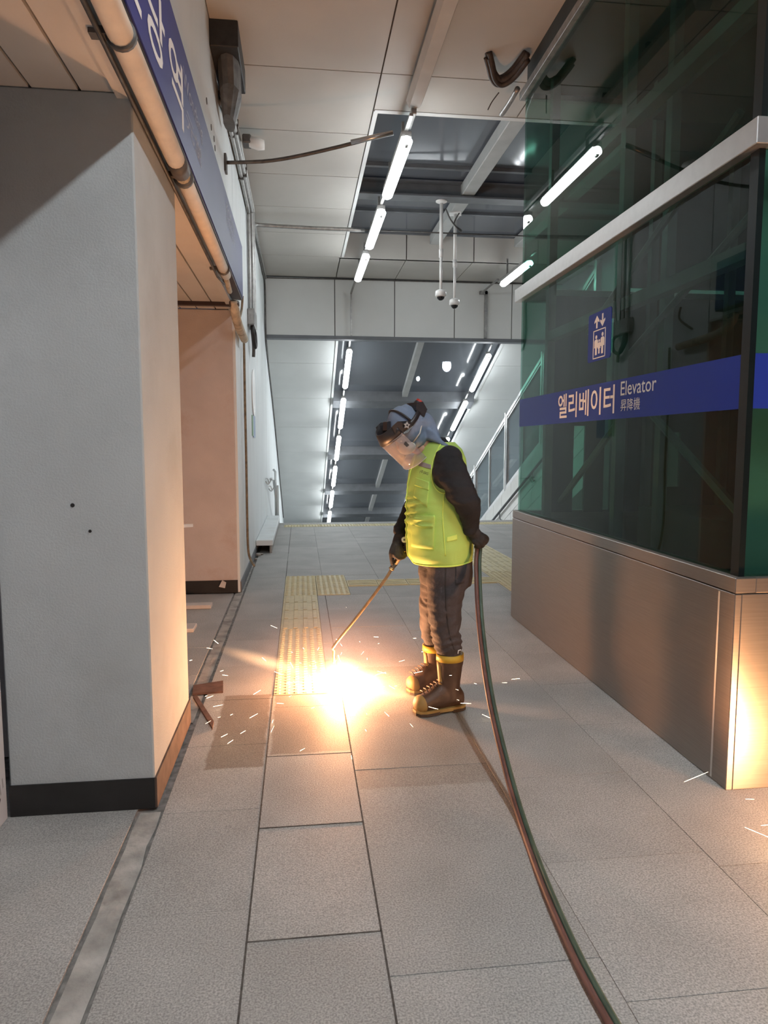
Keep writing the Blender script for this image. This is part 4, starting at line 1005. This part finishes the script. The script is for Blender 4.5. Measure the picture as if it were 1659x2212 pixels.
# armhole piping where the sleeve comes out
add('armhole_piping', tube(drape(bv, spline([(0.693, 3.400, 1.455), (0.665, 3.400, 1.393), (0.649, 3.400, 1.336), (0.649, 3.400, 1.278), (0.666, 3.400, 1.230), (0.695, 3.400, 1.204), (0.737, 3.400, 1.201)], 6), .002), .0042, 6), M['vest_pipe'], ve, True)
kf = [Vo[r * vn + 61] for r in range(0, vm, 1)]
add('front_piping', tube([p + FD * .002 for p in kf], .0042, 6), M['vest_pipe'], ve, True)
add('reflective_tape', patch(bv, [(0.579, 3.400, 1.338), (0.647, 3.400, 1.322), (0.644, 3.400, 1.345), (0.593, 3.400, 1.361)], .001, .0025), M['reflective'], ve, True)
add('chest_pocket', patch(bv, [(0.557, 3.400, 1.175), (0.627, 3.400, 1.123), (0.634, 3.400, 1.216), (0.563, 3.400, 1.240)], .001, .005), M['vest'], ve, True)
add('pocket_flap', patch(bv, [(0.561, 3.400, 1.235), (0.634, 3.400, 1.214), (0.638, 3.400, 1.257), (0.568, 3.400, 1.276)], .004, .006), M['vest'], ve, True)
add('lower_pocket', patch(bv, [(0.546, 3.400, 0.905), (0.661, 3.400, 0.908), (0.667, 3.400, 1.081), (0.541, 3.400, 1.064)], .001, .006), M['vest'], ve, True)
add('lower_pocket_flap', patch(bv, [(0.539, 3.400, 1.022), (0.658, 3.400, 1.025), (0.665, 3.400, 1.086), (0.541, 3.400, 1.078)], .006, .005), M['vest'], ve, True)
add('hook_tab', patch(bv, [(0.727, 3.400, 0.949), (0.782, 3.400, 0.960), (0.779, 3.400, 0.986), (0.727, 3.400, 0.973)], .001, .003), M['vest_pipe'], ve, True)
add('side_seam', tube(drape(bv, spline([(0.711, 3.400, 1.201), (0.705, 3.400, 1.104), (0.710, 3.400, 1.010), (0.721, 3.400, 0.874)], 6), .001), .0025, 6), M['vest_pipe'], ve, True)
tv, tf = text_fit('(주)5KS', (0, 0, 0), (1, 0, 0), (0, 1, 0), 1, 1, 0)
TA, TBp, TD = Vector((0.586, 3.400, 1.299)), Vector((0.628, 3.400, 1.287)), Vector((0.591, 3.400, 1.318))
add('chest_print', (drape(bv, [TA + (TBp - TA) * p.x + (TD - TA) * p.y for p in tv], .0015), tf), M['ink'], ve)
# ---- boots
for B, nm_ in ((BL, 'boot'), (BR, 'boot')):
    parts, (base, d, s, L) = boot_solid(B)
    bo = fuse(nm_, join(*parts), .006, M['boot'], wk, 4, lambda c: folds(c, 1.2, .003, (1, 1, 2)))
    top = B['top']
    band = []
    for q in (-.006, .030):
        c = top + Vector((0, 0, q - .012)); band.append((c, d * .0765, s * .0705))
    bd_ = loft([(c, a * .90, b * .90) for c, a, b in band[:1]] + band + [(c, a * .88, b * .88) for c, a, b in band[1:]], 24)
    add('top_band', bd_, M['boot_yellow'], bo, True)
    # sole: outline following the foot, arched under the instep
    out = []
    for q, w in ((-.084, .030), (-.06, .047), (.0, .051), (L * .4, .052), (L * .62, .058), (L * .8, .059), (L * .95, .048), (L * 1.03, .022)):
        out.append((q, w))
    def strip(z0, z1, grow, q0=-1, q1=2):
        pts = [(q, w + grow) for q, w in out if q0 <= q <= q1]
        poly = [base + d * q + s * w for q, w in pts] + [base + d * q - s * w for q, w in pts[::-1]]
        return prism([Vector((p.x, p.y, z0)) for p in poly], (0, 0, z1 - z0))
    add('welt', strip(.012, .030, -.001), M['boot_ochre'], bo)
    add('sole', strip(.003, .017, .002, q0=L * .35), M['boot_sole'], bo)
    add('heel_block', strip(.003, .017, .002, q1=.02), M['boot_sole'], bo)
    add('toe_cap', ellipsoid(base + d * (L * .835) + Vector((0, 0, .056)), d * (L * .205), s * .0585, (0, 0, .0475), 22, 14), M['boot_ochre'], bo, True)
    add('front_strip', loft([(top + d * .066 - Vector((0, 0, .015 + i * .035)) - d * .0035 * i, d * .012, s * .020) for i in range(6)], 10), M['boot_ochre'], bo, True)
    rb_ = [Vector((base.x, base.y, 0)) + d * (.062 + .020 * i) + Vector((0, 0, .168 - .0095 * i)) for i in range(6)]
    for p in rb_: add('instep_rib', tube([p - s * .03, p + Vector((0, 0, .006)), p + s * .03], .004, 5), M['boot'], bo, True)
bl_top = BL['top']
add('cuff_mark', tube([bl_top + Vector((.045, -.066, .055)), bl_top + Vector((.030, -.068, .052)), bl_top + Vector((.028, -.068, .035))], .003, 5), M['white_plastic'], tr)
# ---- gloves
gl_p, gl_f = hand_left(.004); gr_p, gr_f = hand_right(.004)
fuse('glove', join(*(gl_p + gl_f)), .0038, M['glove'], wk, 3)
gr = fuse('glove', join(*(gr_p + gr_f)), .0038, M['glove'], wk, 3)
# ---- hood
hood_parts = [ellipsoid(hp(-.012, .018, 0), HF * .106, HL * .092, HU * .118, 22, 14), ellipsoid(hp(-.005, -.055, 0), HF * .078, HL * .078, HU * .075, 18, 10),
              loft([(hp(-.055, -.0, 0), HL * .088, HF * .075), (hp(-.075, -.055, 0), HL * .088, HF * .072), (Vector((0.686, 3.690, 1.494)), LD * .105, Vector((-.062, 0, .062))), (Vector((0.711, 3.700, 1.462)), LD * .13, Vector((-.086, 0, .056))), (Vector((0.718, 3.700, 1.435)), LD * .14, Vector((-.092, 0, .056)))], 22)]
def hood_f(c):
    f = (c - HC).dot(HF); return .004 * noise.noise(c * 16) + (.007 * math.sin(c.x * 120 + c.z * 40) if f < -.06 else 0) * .5
ho = fuse('hood', join(*hood_parts), .0065, M['hood'], wk, 4, hood_f)
# dust mask over nose and mouth
mv, mf = ellipsoid(hp(.062, -.048, 0), HF * .058, HL * .060, HU * .050, 18, 12)
mk_ = add('dust_mask', (mv, mf), M['mask'], wk, True)
add('mask_strap', tube([hp(.05, -.045, .058), hp(.0, -.03, .094), hp(-.06, -.01, .075)], .004, 6), M['mask'], mk_, True)
chin = add('neck_cloth', loft([(hp(.03, -.10, 0), HF * .045, HL * .055), (hp(.025, -.135, 0), HF * .036, HL * .05), (hp(.03, -.175, 0), HF * .012, HL * .03)], 14), M['skin'], ho, True)
# ---- face shield
fs = add('face_shield', (lambda: (lambda V, Fc: (V, Fc))(*(lambda nu, nv: (
    [hp(.035 + .127 * math.cos(-1.25 + 2.5 * i / nu) , .058 - .190 * j / nv, .118 * math.sin(-1.25 + 2.5 * i / nu) / math.sin(1.25)) for j in range(nv + 1) for i in range(nu + 1)],
    [(j * (nu + 1) + i, j * (nu + 1) + i + 1, (j + 1) * (nu + 1) + i + 1, (j + 1) * (nu + 1) + i) for j in range(nv) for i in range(nu)]))(24, 6)))(), M['visor'], wk, True)
sol = fs.modifiers.new('thickness', 'SOLIDIFY'); sol.thickness = .0015
def arc_band(f0, r, w, u0, u1, a0, a1, th, n=24, du=0.0, taper=1.0):
    V, Fc = [], []
    for i in range(n + 1):
        a = a0 + (a1 - a0) * i / n
        for (u, k) in ((u0, 1), (u1, taper)):
            for t_ in (0, th):
                V.append(hp(f0 + (r * k + t_) * math.cos(a), u + du * math.cos(a), (w * k + t_) * math.sin(a)))
    for i in range(n):
        b = i * 4
        Fc += [(b + 1, b + 5, b + 7, b + 3), (b, b + 2, b + 6, b + 4), (b + 2, b + 3, b + 7, b + 6), (b, b + 4, b + 5, b + 1)]
    Fc += [(0, 1, 3, 2), (4 * n, 4 * n + 2, 4 * n + 3, 4 * n + 1)]
    return V, Fc
add('brow_guard', arc_band(.035, .128, .121, .050, .110, -1.3, 1.3, .004, taper=.80), M['shield_black'], fs, True)
add('visor_edge', tube([hp(.035 + .129 * math.cos(-1.25 + 2.5 * i / 24), -.132, .119 * math.sin(-1.25 + 2.5 * i / 24) / math.sin(1.25)) for i in range(25)], .0016, 5), M['white_plastic'], fs, True)
add('headband', arc_band(-.012, .112, .100, .030, .056, 0, 2 * math.pi, .005, 40), M['shield_black'], fs, True)
for s in (-1, 1):
    add('side_arm', prism([hp(.085, .115, s * .098), hp(.045, .110, s * .102), hp(-.005, .060, s * .102), hp(.005, .030, s * .102), hp(.050, .030, s * .104), hp(.105, .062, s * .090)], HL * s * .006), M['shield_black'], fs)
st_ = []
for k in range(10):
    r_ = .019 if k % 2 == 0 else .010; a = k * math.pi / 5
    st_.append(hp(.028 + r_ * math.cos(a), .062 + r_ * math.sin(a), .110))
kn = add('star_knob', prism(st_, HL * .010), M['knob_grey'], fs)
add('knob_hole', disc(hp(.028, .062, .1195), HL, .005, .002, 10), M['shield_black'], fs)
add('crown_strap', tube([hp(-.012 + .0 * k, .040 + .098 * math.sin(k * math.pi / 12), .098 * math.cos(k * math.pi / 12)) for k in range(13)], .006, 6), M['shield_black'], fs, True)
add('front_clip', prism([hp(.075, .085, -.02), hp(.095, .10, -.02), hp(.060, .128, -.02), hp(.045, .115, -.02)], HL * .05), M['shield_black'], fs)
rk = add('ratchet_block', prism([hp(-.112, .085, -.03), hp(-.140, .060, -.03), hp(-.128, .015, -.03), hp(-.085, .0, -.03), hp(-.080, .06, -.03)], HL * .11), M['shield_black'], fs)
add('ratchet_knob', disc(hp(-.118, .045, .0), -HF, .024, .030, 16), M['shield_black'], fs)
add('ratchet_cap', disc(hp(-.150, .045, .0) + Vector((0, 0, .0)), -HF, .022, .012, 16), M['red'], fs)
add('visor_label', prism([hp(.108, .008, .106), hp(.092, .012, .112), hp(.092, -.016, .112), hp(.108, -.014, .106)], HL * .004 + HF * .002), M['ink'], fs)

# ================================================================== TORCH AND HOSES
tc = thing('cutting_torch', 'long brass cutting torch held in the gloved hand, tip at the arc', 'torch', (0.514, 3.820, 0.772))
add('handle', tube([(0.601, 3.810, 0.913), (0.575, 3.812, 0.866), (0.519, 3.820, 0.780)], [.0155, .0165, .0150], 14), M['brass'], tc, True)
add('collar', tube([(0.522, 3.820, 0.785), (0.504, 3.825, 0.755)], [.018, .012], 14), M['galv_dark'], tc, True)
add('collar_ring', tube([(0.507, 3.825, 0.760), (0.501, 3.826, 0.750)], .016, 14), M['brass'], tc, True)
add('lance', tube(spline([(0.504, 3.825, 0.755), (0.472, 3.840, 0.695), (0.338, 3.910, 0.490), (0.191, 3.985, 0.282), (0.184, 4.000, 0.242), (0.184, 4.020, 0.160)], 6), .0085, 10), M['brass'], tc, True)
kb = add('valve_wheel', disc((0.565, 3.762, 0.926), (.2, -1, .15), .0165, .012, 18), M['white_plastic'], tc)
add('valve_hub', disc((0.563, 3.750, 0.927), (.2, -1, .15), .005, .004, 10), M['ink'], kb)
HOSE = [Vector(p) for p in ((0.604, 3.830, 0.911), (0.684, 3.970, 0.939), (0.840, 3.990, 0.893), (0.932, 3.820, 0.896), (0.924, 3.600, 0.932), (0.926, 3.530, 0.944), (0.925, 3.525, 0.906), (0.910, 3.480, 0.803), (0.881, 3.300, 0.557), (0.849, 3.000, 0.312), (0.837, 2.720, 0.135), (.825, 2.43, .014), (.770, 1.95, .013), (.757, 1.53, .013), (.80, 1.0, .013), (.95, .2, .013))]
hs = thing('twin_gas_hose', 'red and green twin gas hose from the worker trailing to the foreground', 'hose', (.8, 2.2, 0))
HP = spline(HOSE, 7)
add('red_line', tube([p + Vector((-.009, 0, 0)) for p in HP], .0105, 10), M['hose_red'], hs, True)
add('green_line', tube([p + Vector((.010, .004, 0)) for p in HP], .0105, 10), M['hose_green'], hs, True)

# ================================================================== CUTTING ARC, SPARKS, GLOW
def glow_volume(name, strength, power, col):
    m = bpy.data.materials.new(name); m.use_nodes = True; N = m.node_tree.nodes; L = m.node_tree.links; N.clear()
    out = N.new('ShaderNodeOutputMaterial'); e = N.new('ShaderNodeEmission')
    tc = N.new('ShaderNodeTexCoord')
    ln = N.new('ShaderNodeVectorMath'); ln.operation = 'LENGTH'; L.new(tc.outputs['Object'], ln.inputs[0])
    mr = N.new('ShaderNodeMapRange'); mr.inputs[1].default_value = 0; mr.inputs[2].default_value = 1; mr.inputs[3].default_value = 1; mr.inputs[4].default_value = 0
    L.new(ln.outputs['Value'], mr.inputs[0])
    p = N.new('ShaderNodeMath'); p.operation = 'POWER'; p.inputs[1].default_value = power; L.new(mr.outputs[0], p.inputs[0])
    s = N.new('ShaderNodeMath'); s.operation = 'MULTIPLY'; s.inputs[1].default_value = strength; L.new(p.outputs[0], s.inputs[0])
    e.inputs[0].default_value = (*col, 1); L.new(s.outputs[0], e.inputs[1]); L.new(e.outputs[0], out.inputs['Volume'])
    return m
def unit_ball(name, m, parent, c, a, b, d):
    """emissive ball for flame gas and painted bloom: unit sphere object scaled and turned by its matrix"""
    v, f = sphere((0, 0, 0), 1, 20, 12)
    me = bpy.data.meshes.new(name); me.from_pydata([tuple(p) for p in v], [], f); me.materials.append(m)
    o = bpy.data.objects.new(name, me); COL.objects.link(o); o.parent = parent
    a, b, d = Vector(a), Vector(b), Vector(d); c = Vector(c) - root_loc(parent)
    o.matrix_local = Matrix(((a.x, b.x, d.x, c.x), (a.y, b.y, d.y, c.y), (a.z, b.z, d.z, c.z), (0, 0, 0, 1)))
    return o
def streaks(c, n, spread, seed, up=.5, lmax=.05, keep=None):
    rnd = random.Random(seed); parts = []
    for i in range(n):
        a = rnd.uniform(0, 2 * math.pi); r = spread * rnd.random() ** 1.1 + .10
        z = max(.006, rnd.uniform(0, up) * (r / spread) * rnd.random() + .01)
        p = Vector((c[0] + r * math.cos(a), c[1] + r * math.sin(a), z))
        if keep and not keep(p): continue
        d = (p - Vector(c)).normalized() + Vector((rnd.uniform(-.5, .5), rnd.uniform(-.5, .5), rnd.uniform(-.5, .3)))
        d.normalize(); l = rnd.uniform(.012, lmax); w = rnd.uniform(.0003, .0008)
        q = p - d * l
        if q.z < .004: q.z = .004
        parts.append(tube([q, q.lerp(p, .7), p], [w * .4, w, w * .5], 4))
    return join(*parts)
AC = Vector((.225, 4.02, .035))
ar = thing('cutting_arc', 'blinding white-yellow cutting arc with sparks on the floor before the worker', 'sparks', (AC.x, AC.y, 0))
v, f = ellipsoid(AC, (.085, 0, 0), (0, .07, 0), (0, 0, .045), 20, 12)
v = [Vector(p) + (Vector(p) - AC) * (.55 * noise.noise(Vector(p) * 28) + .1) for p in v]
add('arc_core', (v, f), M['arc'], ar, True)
unit_ball('flame_bloom', glow_volume('flame_inner', 38, 1.7, (1.0, .70, .28)), ar, AC + Vector((.0, 0, .03)), (.18, 0, -.01), (0, .17, 0), (0, 0, .135))
unit_ball('flame_bloom', glow_volume('flame_lobe', 36, 1.6, (1.0, .70, .26)), ar, AC + Vector((.12, -.06, .02)), (.16, -.03, -.02), (0, .12, 0), (0, 0, .08))
unit_ball('flame_bloom', glow_volume('bloom_halo', 1.7, 2.0, (1.0, .46, .28)), ar, AC + Vector((0, 0, .08)), (.70, 0, 0), (0, .6, 0), (0, 0, .46))  # bloom around the arc, painted as a wide pink emissive volume
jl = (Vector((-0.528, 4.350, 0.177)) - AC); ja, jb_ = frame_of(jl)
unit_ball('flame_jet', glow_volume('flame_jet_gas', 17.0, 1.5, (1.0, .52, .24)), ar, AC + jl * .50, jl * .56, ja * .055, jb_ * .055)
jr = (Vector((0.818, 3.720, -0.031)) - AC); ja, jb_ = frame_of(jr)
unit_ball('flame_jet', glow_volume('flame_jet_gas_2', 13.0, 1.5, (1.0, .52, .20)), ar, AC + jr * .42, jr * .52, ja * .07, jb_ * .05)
sp = add('sparks', streaks(AC, 110, .95, 3, .55, .065), M['spark'], ar); sp['kind'] = 'stuff'
ld = bpy.data.lights.new('arc_light', 'POINT'); ld.energy = SPARK_W; ld.color = SPARK_COL; ld.shadow_soft_size = .06
lo = bpy.data.objects.new('arc_light', ld); COL.objects.link(lo); lo.parent = ar; lo.location = (0, 0, .10)
# second cutting arc, mostly beyond the right edge of the picture
BC = Vector((2.12, 2.03, .035))
ar2 = thing('cutting_arc', 'second glowing cutting arc at the right edge, mirrored in the steel base', 'sparks', (BC.x, BC.y, 0))
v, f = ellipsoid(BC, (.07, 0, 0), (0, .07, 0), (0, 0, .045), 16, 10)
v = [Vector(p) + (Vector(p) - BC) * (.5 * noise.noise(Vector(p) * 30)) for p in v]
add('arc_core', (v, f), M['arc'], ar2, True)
unit_ball('flame_bloom', glow_volume('edge_bloom', 20, 1.7, (1.0, .66, .26)), ar2, BC + Vector((0, 0, .05)), (.54, 0, 0), (0, .34, 0), (0, 0, .26))  # oversized emissive ball paints the arc's glow spilling into view
sp2 = add('sparks', streaks(BC, 60, .8, 11, .3, .11, lambda p: p.y < 2.5), M['spark'], ar2); sp2['kind'] = 'stuff'
ld = bpy.data.lights.new('arc_light', 'POINT'); ld.energy = SPARK2_W; ld.color = SPARK_COL; ld.shadow_soft_size = .07
lo = bpy.data.objects.new('arc_light', ld); COL.objects.link(lo); lo.parent = ar2; lo.location = (0, 0, .11)
